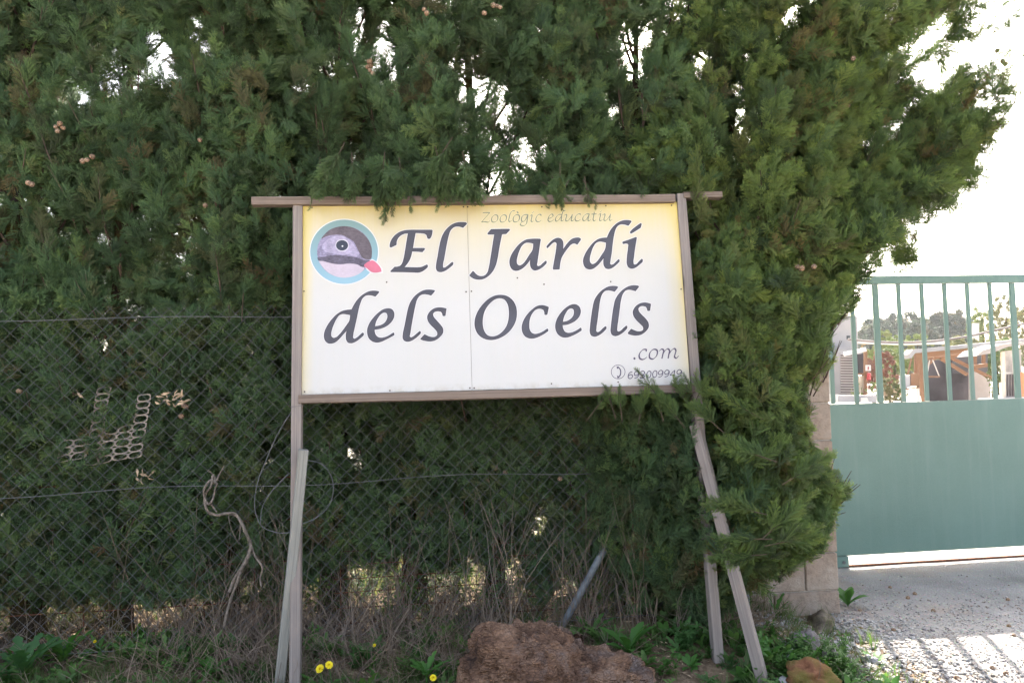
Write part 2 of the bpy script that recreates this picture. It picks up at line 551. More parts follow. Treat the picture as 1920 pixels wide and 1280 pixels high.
def make_driveway():
    # rough concrete apron in front of the gate with exposed gravel
    V, Fc = [], []
    ys = [round(-4 + 0.12 * i, 3) for i in range(92)]
    nx = 60
    for y in ys:
        x0 = 1.80 + 0.05 * math.sin(y * 3.7) + 0.10 * noise.noise(Vector((y * 2.3, 0, 0))) + (0.12 * (4.2 - y) if y < 4.2 else 0)
        x0 = max(x0, 1.7) if y < 4.9 else 1.72
        for i in range(nx):
            x = x0 + (9 - x0) * (i / (nx - 1)) ** 1.6
            z = 0.006 + 0.006 * noise.noise(Vector((x * 2, y * 2, 5))) - (0.02 if i == 0 else 0)
            V.append((x, y, max(z, gh(x, y) + 0.004) if i else gh(x, y) - 0.01))
    Fc = [(j * nx + i, j * nx + i + 1, (j + 1) * nx + i + 1, (j + 1) * nx + i) for j in range(len(ys) - 1) for i in range(nx - 1)]
    t = NT('rough_concrete')
    co = t.coord()
    n1 = t.noise(co, 2.2, 6, 0.6)
    vo = t.n('ShaderNodeTexVoronoi', {'Vector': co, 'Scale': 55.0})
    vo2 = t.n('ShaderNodeTexVoronoi', {'Vector': co, 'Scale': 120.0})
    col = t.ramp(n1, [(0.3, (0.19, 0.18, 0.17)), (0.6, (0.29, 0.275, 0.26))])
    peb = t.ramp(t.math('ADD', vo.outputs['Distance'], t.math('MULTIPLY', t.noise(co, 9, 3), 0.5)), [(0.42, (0.75,) * 3), (0.6, (0, 0, 0))])
    col = t.mix(peb, col, t.mix(0.35, vo.outputs['Color'], (0.34, 0.32, 0.30)))
    col = t.mix(0.5, col, t.ramp(n1, [(0.3, (0.22, 0.21, 0.20)), (0.6, (0.33, 0.31, 0.295))]))
    stain = t.ramp(t.noise(co, 1.3, 4), [(0.55, (0, 0, 0)), (0.72, (0.6,) * 3)])
    col = t.mix(stain, col, (0.30, 0.20, 0.14))
    nrm = t.bump(t.math('SUBTRACT', t.math('MULTIPLY', n1, 0.4), t.math('ADD', vo.outputs['Distance'], vo2.outputs['Distance'])), 0.7, 0.012)
    o = obj('driveway', tri_mesh('driveway', V, Fc), t.done(t.principled(col, 0.9, nrm, spec=0.2)), smooth=True)
    o['kind'] = 'structure'
make_driveway()

# ================================================================== the sign
SA, ST = R(5.5), R(6.0)
_h = Vector((math.cos(SA), math.sin(SA), 0))
_b = Vector((-math.sin(SA), math.cos(SA), 0))
_u = Vector((0, 0, 1)) * math.cos(ST) + _b * math.sin(ST)
_n = _h.cross(_u)
SP0 = Vector((-0.875, 3.76, 1.75))
SF = Matrix((_h, -_n, _u)).transposed().to_4x4()
SF.translation = SP0
SFI = SF.inverted()
def sl(px, py, off=0.0):
    """sign-frame x,z of the spot seen at this place of the board, off metres proud of it"""
    p = SFI @ on_plane(px, py, SP0 + _n * off, _n)
    return p.x, p.z
def sw(x, y, z):
    return SF @ Vector((x, y, z))

TL, TR, BR, BL = sl(567, 386), sl(1267, 378), sl(1293, 716), sl(567, 741)
X0, X1 = (TL[0] + BL[0]) / 2, (TR[0] + BR[0]) / 2
Z1, Z0 = (TL[1] + TR[1]) / 2, (BL[1] + BR[1]) / 2
XS = (sl(876, 386)[0] + sl(885, 738)[0]) / 2
bp = sl(552, 1258)
sign = empty('wooden_sign', SF @ Vector((XS, 0, bp[1])), 'large white and yellow sign board on a weathered timber frame, in front of the hedge', 'sign')

def sign_panel_mat():
    t = NT('printed_sign_panel')
    co = t.coord()
    sp = t.n('ShaderNodeSeparateXYZ', {0: co})
    x, z = sp.outputs[0], sp.outputs[2]
    fx = t.math('DIVIDE', t.math('SUBTRACT', x, X0), X1 - X0)
    fz = t.math('DIVIDE', t.math('SUBTRACT', z, Z0), Z1 - Z0)
    wob = t.math('MULTIPLY', t.math('SUBTRACT', t.noise(co, 1.7, 2), 0.5), 0.12)
    top = t.ramp(t.math('ADD', fz, wob), [(0.45, (0, 0, 0)), (0.66, (0.10,) * 3), (0.84, (0.36,) * 3), (0.94, (0.66,) * 3), (1.0, (0.92,) * 3)])
    white, cream = (0.52, 0.505, 0.488), (0.56, 0.43, 0.125)
    col = t.mix(top, white, cream)
    side = t.math('MULTIPLY', t.ramp(fx, [(0.0, (0.95,) * 3), (0.012, (0.5,) * 3), (0.03, (0, 0, 0)), (0.955, (0, 0, 0)), (0.985, (0.35,) * 3), (1.0, (0.75,) * 3)]),
                  t.ramp(fz, [(0.0, (0.4,) * 3), (0.6, (0.9,) * 3), (1, (1, 1, 1))]))
    col = t.mix(side, col, (0.64, 0.49, 0.10))
    blot = t.ramp(t.noise(co, 2.3, 3), [(0.35, (0, 0, 0)), (0.7, (0.25,) * 3)])
    col = t.mix(t.math('MULTIPLY', blot, top), col, (0.68, 0.58, 0.20))
    # faint printing bands, grime and specks
    band = t.noise(t.mapping(co, (60, 1, 1.2)), 1.0, 2)
    col = t.mix(t.ramp(band, [(0.4, (0, 0, 0)), (0.7, (0.07,) * 3)]), col, (0.6, 0.5, 0.6))
    spk = t.noise(co, 160, 1)
    col = t.mix(t.ramp(spk, [(0.77, (0, 0, 0)), (0.80, (0.6,) * 3)]), col, (0.25, 0.2, 0.17))
    dirt = t.noise(t.mapping(co, (5, 5, 1.0)), 2.5, 5, 0.65)
    col = t.mix(t.ramp(dirt, [(0.5, (0, 0, 0)), (0.8, (0.22,) * 3)]), col, (0.52, 0.47, 0.40))
    low = t.math('MULTIPLY', t.ramp(fz, [(0.0, (0.8,) * 3), (0.035, (0, 0, 0))]), t.ramp(t.noise(co, 14, 5, 0.7), [(0.45, (0, 0, 0)), (0.6, (1, 1, 1))]))
    col = t.mix(low, col, (0.42, 0.38, 0.33))
    return t.done(t.principled(col, 0.45, spec=0.4))
PM = sign_panel_mat()
for i, (xa, xb) in enumerate(((X0 - 0.004, XS - 0.0008), (XS + 0.0008, X1 + 0.004))):
    mb = MB()
    n = 24
    vs = []
    for j, (yy) in enumerate((0.0, 0.004)):
        for a in range(n + 1):
            for zz in (Z0 - 0.004, Z1 + 0.004):
                vs.append((xa + (xb - xa) * a / n, yy, zz + (0.0015 * noise.noise(Vector((a * 0.7 + i * 30, 0, 0))) if zz < 0 else 0)))
    fs = []
    s = (n + 1) * 2
    for a in range(n):
        k = a * 2
        fs += [(k, k + 2, k + 3, k + 1), (s + k, s + k + 1, s + k + 3, s + k + 2), (k, s + k, s + k + 2, k + 2), (k + 1, k + 3, s + k + 3, s + k + 1)]
    fs += [(0, 1, s + 1, s), (2 * n, s + 2 * n, s + 2 * n + 1, 2 * n + 1)]
    mb.add(vs, fs)
    pn = obj('panel', mb, PM, sign, SF)
    if i == 0:
        panel_left = pn
    else:
        panel_right = pn

timber('batten', sw(XS, 0.024, Z0 + 0.005), sw(XS, 0.024, Z1 - 0.005), 0.06, 0.035, M['rail_wood'], sign, up=-_n)
# frame timbers
def spt(px, py, y):
    x, z = sl(px, py, -y)
    return sw(x, y, z)
PW = 0.046
lx = sl(557, 700, 0.015)[0]
timber('post', sw(sl(552, 1262, .015)[0], 0.012, bp[1] - 0.12), sw(sl(558, 378, .015)[0], 0.012, sl(558, 376)[1]), 0.046, 0.055, M['sign_wood'], sign, up=-_n)
rp = sl(1345, 1200, 0.015)
timber('post', sw(rp[0] + 0.004, 0.014, rp[1] - 0.1), sw(sl(1277, 363, .015)[0], 0.012, sl(1277, 363, .015)[1]), 0.046, 0.055, M['sign_wood'], sign, up=-_n)
la, lb = sl(471, 376, 0.03), sl(1266, 371, 0.03)
timber('rail', sw(la[0], -0.006, la[1]), sw(lb[0], -0.006, lb[1]), 0.04, 0.05, M['rail_wood'], sign, up=-_n)
lc, ld = sl(1290, 368, 0.0), sl(1352, 367, 0.0)
timber('rail', sw(lb[0] + 0.0478, 0.004, lc[1]), sw(ld[0], 0.004, ld[1]), 0.032, 0.05, M['rail_wood'], sign, up=-_n, seg=5)
la, lb = sl(562, 750, 0.0), sl(1296, 729, 0.0)
timber('rail', sw(X0 - 0.012, 0.0, (la[1] + lb[1]) / 2 + 0.002), sw(X1 + 0.02, 0.0, (la[1] + lb[1]) / 2 + 0.002), 0.04, 0.052, M['rail_wood'], sign, up=-_n)
# braces leaning against the posts
bt = spt(569, 843, -0.055); bb = on_ground(522, 1310, 0.02)
timber('brace', bb + (bb - bt).normalized() * 0.06, bt, 0.043, 0.062, M['brace_wood'], sign, up=(0.35, -1, 0.2))
bt = spt(1303, 797, -0.055); bb = on_ground(1436, 1300, 0.0)
timber('brace', bb + (bb - bt).normalized() * 0.08, bt, 0.046, 0.068, M['sign_wood'], sign, up=(-0.5, -1, 0.2))

# ---------------- lettering
letter_m = NT('letter_vinyl')
_co = letter_m.coord()
_zz = letter_m.n('ShaderNodeSeparateXYZ', {0: _co}).outputs[2]
_c = letter_m.ramp(letter_m.noise(_co, 6, 3), [(0.35, (0.058, 0.055, 0.068)), (0.65, (0.075, 0.074, 0.094))])
letter_m = letter_m.done(letter_m.principled(_c, 0.5))
edge_m = simple('letter_edge_print', (0.05, 0.035, 0.045), 0.6, 0.2)
halo_m = simple('white_letter_outline', (0.62, 0.61, 0.62), 0.6, 0.02)
grey_print = simple('grey_green_print', (0.19, 0.20, 0.155), 0.6, 0.15)
dark_print = simple('dark_violet_print', (0.085, 0.07, 0.115), 0.6, 0.15)

def flat_mesh(name, loops, y):
    """filled outline(s) in sign coordinates at depth y"""
    pts = [[Vector((p[0], p[1], 0)) for p in lp] for lp in loops]
    flat = [p for lp in pts for p in lp]
    tris = tessellate_polygon(pts)
    me = bpy.data.meshes.new(name)
    me.from_pydata([(p.x, y, p.y) for p in flat], [], [tuple(t) for t in tris])
    me.update()
    return me
def ribbon(mb, pts, w, y, closed=True, inner=0.0):
    """strip of half-width w along points (sign x,z); w may be a list"""
    n = len(pts)
    vs, fs = [], []
    for i in range(n):
        a = pts[i - 1] if (closed or i > 0) else pts[i]
        b = pts[(i + 1) % n] if (closed or i < n - 1) else pts[i]
        t = Vector((b[0] - a[0], b[1] - a[1]))
        t = t.normalized() if t.length > 1e-9 else Vector((1, 0))
        nn = Vector((-t.y, t.x))
        ww = w[i] if hasattr(w, '__len__') else w
        vs += [(pts[i][0] + nn.x * ww, y, pts[i][1] + nn.y * ww), (pts[i][0] - nn.x * ww, y, pts[i][1] - nn.y * ww)]
    for i in range(n if closed else n - 1):
        j = (i + 1) % n
        fs.append((2 * i, 2 * i + 1, 2 * j + 1, 2 * j))
    mb.add(vs, fs)
PXM = 1.0 / 1493 * 3.85      # metres per photograph pixel on the board

G = {}
G['E'] = (725, 405, [[(60,582,1),(60,540),(90,450),(150,370),(240,305),(340,272),(450,262),(600,262),(740,262),(845,262,1),(858,275,1),(820,410),(808,426,1),(775,426,1),(762,400),(750,360),(720,335),(650,322),(540,318,1),(515,450),(490,603,1),(600,603),(705,603,1),(718,620,1),(668,676,1),(560,665),(475,664,1),(460,740),(430,820),(380,900),(330,960,1),(460,962),(600,964),(650,958),(700,938),(755,912,1),(770,925,1),(768,950),(720,1000),(660,1040),(600,1058),(500,1056),(300,1050),(75,1047,1),(72,1035,1),(150,955,1),(200,952),(260,930),(295,880),(320,800),(350,640),(375,480),(402,325,1),(340,330),(270,360),(210,420),(185,480),(182,540,1),(85,588,1)]])
G['l1'] = (800, 405, [[(758,142,1),(740,125,1),(650,118),(560,128),(470,165),(380,240),(310,340),(265,460),(235,600),(210,750),(180,920),(178,980),(195,1025),(240,1048),(290,1045),(350,1022),(420,975),(490,915,1),(500,880,1),(482,862,1),(440,895),(380,945),(330,972),(308,968),(302,930),(325,800),(350,660),(380,500),(410,370),(450,265),(510,210),(570,195),(620,200),(680,220,1)]])
G['J'] = (870, 405, [[(440,330,1),(510,250,1),(680,247),(850,245,1),(860,262,1),(790,336,1),(712,340,1),(690,440),(655,620),(625,800),(590,930),(540,1030),(460,1120),(370,1175),(290,1190),(200,1178),(100,1115,1),(165,1035,1),(182,1040,1),(220,1085),(270,1120),(330,1130),(390,1115),(440,1060),(470,960),(500,790),(530,600),(568,346,1),(450,346,1)]])
G['a'] = (950, 405, [[(638,440,1),(622,430,1),(480,430),(370,445),(260,510),(160,620),(90,730),(55,850),(65,930),(100,995),(160,1025),(230,1015),(310,970),(380,900),(448,800,1),(442,900),(460,970),(510,1015),(570,1012),(640,980),(745,885,1),(748,850,1),(735,838,1),(680,885),(620,935),(585,942),(570,930),(575,860),(600,690),(620,540)],
    [(500,518,1),(430,500),(350,505),(290,550),(240,640),(205,740),(185,840),(195,900),(235,930),(290,910),(350,850),(420,740),(485,640),(500,570)]])
G['r'] = (1015, 405, [[(738,430,1),(720,415),(650,410),(580,430),(500,500),(440,580),(402,635,1),(410,540),(400,470),(370,430),(320,412),(250,430),(170,490),(100,570,1),(102,595,1),(115,602,1),(160,555),(220,500),(260,488),(285,510),(285,570),(265,720),(240,860),(218,990,1),(230,1003,1),(340,998,1),(350,900),(375,790),(430,690),(500,595),(570,525),(620,512),(672,538,1),(738,445,1)]])
G['d1'] = (1085, 405, [[(990,105,1),(975,88,1),(900,80),(820,90),(740,125),(650,200),(590,280),(555,350),(530,408,1),(460,412),(380,430),(300,480),(200,590),(125,710),(85,830),(92,900),(125,965),(190,998),(260,990),(340,935),(410,860),(478,768,1),(465,850),(475,930),(510,980),(560,992),(630,970),(700,915),(762,855,1),(765,825,1),(748,812,1),(700,860),(640,910),(605,915),(590,900),(592,850),(615,700),(635,520),(660,360),(690,250),(730,185),(790,155),(850,158),(930,182,1)],
    [(515,500,1),(460,485),(390,478),(330,500),(270,580),(230,690),(205,810),(215,870),(255,905),(310,885),(370,825),(430,735),(495,630),(510,570)]])
G['i'] = (1085, 405, [[(1088,405,1),(1070,398,1),(960,440),(825,485,1),(822,510,1),(840,525,1),(905,515),(930,530),(930,590),(915,700),(905,820),(905,890),(935,960),(990,985),(1060,968),(1120,925),(1195,860,1),(1200,820,1),(1185,802,1),(1130,855),(1070,910),(1035,908),(1025,880),(1035,760),(1055,600)]])
G['acc'] = (1085, 405, [[(1180,150,1),(1165,135,1),(1060,210),(1000,260),(965,300,1),(965,318,1),(985,328,1),(1050,290),(1160,220,1)]])
G['d2'] = (600, 530, [[(1110,178,1),(1098,162,1),(1020,152),(940,158),(860,190),(760,260),(680,350),(630,430),(592,503,1),(500,512),(410,535),(320,590),(220,690),(130,820),(80,950),(78,1020),(100,1085),(150,1130),(220,1135),(290,1110),(370,1040),(440,960),(505,890,1),(487,1000),(495,1070),(530,1120),(590,1130),(670,1100),(740,1050),(815,985,1),(820,950,1),(802,935,1),(760,970),(690,1030),(640,1050),(618,1030),(620,980),(650,830),(690,650),(720,500),(755,380),(800,285),(860,240),(930,232),(1037,258,1)],
    [(568,605,1),(500,590),(430,583),(370,600),(310,670),(260,770),(220,880),(205,960),(215,1010),(250,1035),(300,1025),(370,965),(440,880),(510,780),(550,720),(565,650)]])
G['e1'] = (680, 530, [[(235,875,1),(300,865),(400,835),(490,780),(560,700),(590,620),(580,540),(540,495),(470,482),(390,500),(300,560),(200,660),(130,760),(90,870),(90,950),(120,1040),(190,1100),(260,1117),(340,1105),(430,1065),(590,980,1),(592,950,1),(575,935,1),(500,985),(420,1020),(340,1033),(280,1015),(235,960),(220,885,1)],
    [(230,818,1),(245,740),(290,650),(350,580),(410,555),(450,570),(468,620),(455,690),(410,755),(340,795)]])
G['l2'] = (745, 530, [[(705,155,1),(692,142,1),(600,132),(510,140),(420,180),(330,250),(250,360),(205,480),(175,620),(140,800),(105,980),(105,1040),(135,1085),(190,1102),(250,1090),(330,1045),(435,950,1),(437,920,1),(422,905,1),(370,950),(300,1005),(255,1025),(232,1010),(240,950),(265,790),(300,600),(335,430),(375,300),(430,235),(500,212),(570,220),(632,238,1)]])
G['s1'] = (745, 530, [[(920,485,1),(800,465),(700,480),(610,545),(565,630),(575,710),(630,790),(700,860),(750,930),(750,980),(710,1015),(650,1020),(590,1005),(512,968,1),(435,1050,1),(440,1062,1),(520,1085),(620,1095),(710,1075),(800,1010),(855,930),(850,850),(800,780),(720,690),(675,630),(668,580),(700,545),(760,533),(820,545),(845,580),(848,610,1),(862,622,1),(898,620,1)]])
G['O'] = (880, 530, [[(585,230),(480,245),(370,300),(260,400),(160,540),(105,700),(105,820),(150,940),(230,1020),(330,1062),(440,1068),(550,1040),(680,970),(790,860),(865,720),(888,580),(870,440),(810,330),(700,250)],
    [(570,288),(480,310),(380,390),(300,500),(255,640),(248,780),(280,910),(340,985),(430,1010),(520,990),(620,920),(700,810),(740,670),(745,520),(720,400),(660,315)]])
G['c'] = (970, 530, [[(588,458,1),(530,435),(450,422),(370,440),(270,510),(170,620),(105,740),(85,840),(100,930),(150,1005),(230,1040),(310,1040),(420,1000),(575,905,1),(578,878,1),(562,860,1),(480,915),(400,950),(330,962),(270,940),(230,880),(220,790),(235,670),(280,570),(350,500),(430,485),(490,510),(510,560),(510,590,1),(520,602,1),(558,600,1)]])
G['e2'] = (970, 530, [[(850,790,1),(920,785),(1010,755),(1100,700),(1165,620),(1187,530),(1160,450),(1100,408),(1030,408),(940,450),(830,550),(750,670),(715,790),(725,890),(770,970),(850,1020),(930,1022),(1030,990),(1200,895,1),(1202,860,1),(1188,842,1),(1110,895),(1030,930),(960,942),(900,925),(860,870),(845,800,1)],
    [(850,735,1),(865,660),(910,560),(960,495),(1010,478),(1050,495),(1065,550),(1050,620),(1000,680),(930,720)]])
_l3 = [(588,85,1),(575,70,1),(490,62),(410,75),(320,120),(220,210),(150,320),(115,460),(90,620),(65,830),(60,920),(85,985),(140,1008),(200,995),(270,955),(365,865,1),(370,830,1),(352,815,1),(300,860),(240,915),(205,928),(182,915),(180,850),(200,700),(225,500),(250,330),(290,210),(340,155),(400,140),(460,148),(522,168,1)]
G['l3'] = (1100, 530, [_l3])
G['l4'] = (1100, 530, [[(p[0] + 392, p[1] - 11) + tuple(p[2:]) for p in _l3]])
G['s2'] = (1100, 530, [[(1203,398,1),(1095,373),(1000,390),(915,450),(868,540),(880,620),(935,700),(1010,775),(1060,835),(1058,885),(1020,908),(950,910),(900,895),(835,865,1),(772,940,1),(775,955,1),(850,980),(940,985),(1030,965),(1110,905),(1160,830),(1155,750),(1100,670),(1020,590),(975,530),(968,480),(1000,445),(1060,435),(1115,455),(1133,490),(1138,515,1),(1148,527,1),(1185,525,1)]])
for key, (ox, oy, loops) in G.items():
    L2 = []
    halo, edge = MB(), MB()
    for lp in loops:
        sp_ = smooth_path(lp, True, 4)
        q = [sl(ox + p.x / 10, oy + p.y / 10, 0.001) for p in sp_]
        L2.append(q)
        ribbon(halo, q, 1.7 * PXM, -0.0004)
        ribbon(edge, q, 0.45 * PXM, -0.0016)
    par = panel_left if ox + loops[0][0][0] / 10 < 875 else panel_right
    nm = 'accent_mark' if key == 'acc' else 'letter'
    lo = obj(nm, flat_mesh(nm, L2, -0.0010), letter_m, par, SF)
    obj('letter_outline', halo, halo_m, par, SF)
    obj('letter_edge', edge, edge_m, par, SF)

# small print drawn with a broad nib held at 40 degrees
def nib(mb, strokes, ox, oy, k, wmin, wmax, y, ang=40, step=6):
    for st in strokes:
        closed = len(st) > 3 and st[0][:2] == st[-1][:2]
        sp_ = smooth_path(st[:-1] if closed else st, closed, step)
        if closed: sp_.append(sp_[0])
        pts = [sl(ox + p.x / k, oy + p.y / k, 0.001) for p in sp_]
        ws = []
        for i in range(len(pts)):
            a, b = pts[max(0, i - 1)], pts[min(len(pts) - 1, i + 1)]
            if closed and i in (0, len(pts) - 1): a, b = pts[-2], pts[1]
            th = math.atan2(b[1] - a[1], b[0] - a[0]) - R(ang)
            ws.append((wmin + (wmax - wmin) * abs(math.sin(th))) / 2 * PXM)
        ribbon(mb, pts, ws, y - random.uniform(0, 0.0002), False)
o_ = [(520,495),(430,540),(400,620),(420,690),(480,700),(550,660),(578,580),(565,515),(520,495)]
def sh(st, dx, dy): return [(p[0] + dx, p[1] + dy) for p in st]
ST1 = [[(155,440),(250,430),(350,435,1),(230,570),(115,700,1),(220,690),(310,700),(352,665)], o_, sh(o_, 240, 0),
       [(1055,380),(990,385),(930,450),(900,560),(885,660),(905,690),(965,650)], sh(o_, 607, -5), [(1112,402),(1152,446)],
       [(1425,490),(1340,490),(1270,530),(1240,610),(1260,680),(1310,675),(1370,600),(1415,500)], [(1425,490),(1400,650),(1380,740),(1310,800),(1240,795),(1205,760),(1240,710),(1270,680)],
       [(1485,520),(1530,495),(1525,600),(1515,670),(1540,690),(1580,665)], [(1587,402),(1543,444)],
       [(1795,520),(1780,485),(1720,490),(1660,560),(1645,640),(1680,685),(1740,685),(1797,652)]]
u_ = [[(570,510),(635,485),(640,520),(615,600),(615,660),(650,670),(720,610),(780,520)], [(795,480),(775,600),(765,650),(790,665),(845,632)]]
ST2 = [[(120,600),(200,575),(255,520),(235,475),(180,490),(125,570),(115,650),(150,685),(210,675),(268,637)],
       [(495,485),(420,485),(350,550),(320,630),(345,675),(400,650),(480,540)], [(600,375),(550,380),(515,450),(490,600),(485,655),(510,665),(558,635)],
       u_[0], u_[1], [(1025,495),(1010,465),(950,480),(890,540),(875,620),(905,665),(960,665),(1022,632)],
       [(1275,465),(1190,475),(1110,540),(1090,620),(1110,660),(1160,650),(1230,560),(1270,480)], [(1275,465),(1245,590),(1240,650),(1265,660),(1307,632)],
       [(1415,410),(1395,540),(1385,640),(1410,665),(1462,636)], [(1335,477),(1478,470)],
       [(1535,490),(1590,465),(1590,500),(1565,610),(1570,655),(1600,660),(1642,627)], [(1618,382),(1578,417)],
       sh(u_[0], 1075, -12), sh(u_[1], 1075, -12)]
pale_print = simple('pale_yellow_print', (0.64, 0.57, 0.33), 0.6, 0.03)
for st_, ox_ in ((ST1, 895), (ST2, 1020)):
    mb = MB(); mh = MB()
    nib(mh, st_, ox_, 370, 15, 3.0, 4.2, -0.0004)
    nib(mb, st_, ox_, 370, 15, 1.0, 2.6, -0.0012)
    obj('word_outline', mh, pale_print, panel_right, SF)
    obj('word', mb, grey_print, panel_right, SF)
n9 = [(570,722),(568,690),(530,668),(490,690),(473,730),(485,760),(525,762),(565,728),(578,690)]
n9b = [(578,690),(568,760),(530,808),(472,826)]
n0 = [(810,662),(768,695),(752,765),(775,812),(820,800),(845,740),(843,685),(810,662)]
def mv(st, dx, dy): return [(p[0] + dx, p[1] + dy) for p in st]
NUM = [[(428,680),(370,700),(335,765),(340,820),(380,834),(425,805),(428,758),(390,742),(342,775)], n9, n9b,
       [(612,682),(660,664),(702,690),(685,735),(640,748,1),(692,760),(692,805),(645,824),(596,818)],
       n0, mv(n0, 133, -8), mv(n9, 541, -21), mv(n9b, 541, -21), mv(n9, 681, -28), mv(n9b, 681, -28),
       [(1392,750),(1275,757,1),(1325,700),(1383,645,1),(1370,720),(1357,792)], mv(n9, 957, -36), mv(n9b, 957, -36)]
COM = [[(735,228),(742,185),(680,180),(610,240),(580,320),(600,385),(660,405),(720,380),(757,348)],
       [(920,175),(850,215),(810,300),(820,370),(880,395),(950,350),(990,260),(980,195),(920,175)],
       [(1030,215),(1090,172),(1125,185),(1115,280),(1092,385)], [(1112,290),(1160,210),(1230,165),(1260,195),(1250,280),(1232,382)],
       [(1250,290),(1310,200),(1380,160),(1405,195),(1390,280),(1378,350),(1410,375),(1472,322)]]
mb = MB()
nib(mb, COM, 1150, 640, 12, 1.1, 3.3, -0.0012)
q = [sl(1150 + x / 12, 640 + y / 12, 0.001) for x, y in ((475, 350), (507, 382), (475, 414), (443, 382))]
mb.add([(p[0], -0.0011, p[1]) for p in q], [(0, 1, 2, 3)])
obj('web_suffix', mb, dark_print, panel_right, SF)
mb = MB()
nib(mb, NUM, 1150, 640, 12, 1.25, 1.75, -0.0012)
obj('phone_number', mb, dark_print, panel_right, SF)
mb = MB()
cx, cy, rr = 1159.05, 696.9, 12.9
ribbon(mb, [sl(cx + rr * math.cos(a * math.pi / 20), cy + rr * math.sin(a * math.pi / 20), 0.001) for a in range(40)], 0.55 * PXM, -0.0010)
for st, w in (([(318,366),(335,385),(340,412),(334,445),(318,462)], 2.2), ([(300,364),(322,364)], 2.6), ([(303,372),(312,376)], 2.2), ([(306,466),(326,464)], 2.6), ([(305,455),(312,452)], 2.2)):
    sp_ = smooth_path(st, False, 6)
    ribbon(mb, [sl(1100 + p.x / 5.334, 620 + p.y / 5.334, 0.001) for p in sp_], w / 2 * PXM, -0.0011 - random.uniform(0, 0.0003), False)
obj('phone_symbol', mb, dark_print, panel_right, SF)

# ---------------- bird roundel
def ell(cx, cy, rx, ry, n=56):
    return [(cx + rx * math.cos(2 * math.pi * i / n), cy + ry * math.sin(2 * math.pi * i / n)) for i in range(n)]
def b7(lst): return [sl(570 + x / 7.11, 380 + y / 7.11, 0.001) for x, y in lst]
def bsm(lst): return [(p.x, p.y) for p in smooth_path(lst, True, 4)]
def feather(name, c, v=0.35):
    t = NT(name)
    co = t.coord()
    a = t.noise(t.mapping(co, (60, 60, 130)), 1.0, 5, 0.7)
    b2 = t.noise(co, 22, 3)
    col = t.ramp(t.math('ADD', t.math('MULTIPLY', a, 0.6), t.math('MULTIPLY', b2, 0.4)), [(0.35, tuple(x * (1 - v) for x in c)), (0.65, tuple(min(0.9, x * (1 + v)) for x in c))])
    return t.done(t.principled(col, 0.5))
def ring_mat():
    t = NT('blue_ring_print')
    z = t.n('ShaderNodeSeparateXYZ', {0: t.coord()}).outputs[2]
    zc = b7([(535, 655)])[0][1]
    f = t.math('ADD', t.math('MULTIPLY', t.math('SUBTRACT', z, zc), 3.0), 0.5)
    return t.done(t.principled(t.ramp(f, [(0.1, (0.24, 0.39, 0.48)), (0.9, (0.19, 0.29, 0.29))]), 0.5))
ringm = ring_mat()
logo = obj('bird_roundel', flat_mesh('bird_roundel', [b7(ell(535, 655, 452, 428)), b7(ell(540, 657, 366, 343))], -0.0010), ringm, panel_left, SF)
def inl(nm, pts, y, mt):
    obj(nm, flat_mesh(nm, [b7(pts)], y), mt, panel_left, SF)
mbh = MB(); ribbon(mbh, b7(ell(535, 655, 455, 431)), 1.3 * PXM, -0.0005)
obj('roundel_outline', mbh, halo_m, panel_left, SF)
inl('beak_outline', [(790,815),(825,785),(915,752),(985,798),(1048,880),(1052,936),(895,942),(840,900)], -0.0012, halo_m)
inl('bird_head', ell(540, 657, 366, 343), -0.0010, feather('lavender_plumage', (0.24, 0.21, 0.31), 0.5))
inl('bird_crown', bsm([(235,480),(330,370),(440,325),(540,313),(650,332),(760,392),(850,482),(900,590),(905,690),(895,745),(860,760),(790,740),(735,660),(700,590),(660,520),(600,480),(500,430),(400,430),(300,450)]), -0.0013, feather('grey_brown_plumage', (0.115, 0.092, 0.108)))
inl('bird_cheek', bsm([(300,500),(380,455),(480,440),(590,485),(650,540),(700,620),(735,690),(700,715),(610,690),(500,690),(400,680),(300,660),(240,600)]), -0.0011, feather('pale_cheek_plumage', (0.34, 0.30, 0.42), 0.35))
inl('bird_throat', bsm([(200,775),(330,795),(430,815),(560,812),(650,812),(740,835),(806,873),(760,930),(690,970),(600,994),(540,1000),(440,987),(345,945),(265,875)]), -0.0012, feather('pale_pink_plumage', (0.47, 0.40, 0.47), 0.10))
inl('bird_stripe', bsm([(178,735),(260,722),(360,702),(480,700),(620,715),(700,730),(800,765),(880,772),(830,830),(800,858),(700,820),(600,812),(470,822),(350,805),(260,780),(190,768)]), -0.0015, feather('dark_grey_plumage', (0.10, 0.086, 0.12), 0.6))
inl('beak', bsm([(800,835),(835,800),(915,770),(975,810),(1028,880,1),(1035,920,1),(900,925),(850,885)]), -0.0018, simple('pink_red_print', (0.55, 0.15, 0.22), 0.5, 0.15))
inl('eye_ring', bsm([(420,560),(442,508),(510,489),(572,504),(598,560),(588,616),(545,648),(480,648),(434,618)]), -0.0018, simple('pale_eye_ring_print', (0.5, 0.47, 0.53), 0.6, 0.15))
inl('eye', ell(508, 570, 80, 70, 30), -0.0021, simple('black_blue_print', (0.035, 0.04, 0.06), 0.4, 0.1))
inl('eye_glint', ell(513, 580, 11, 11, 12), -0.0024, halo_m)

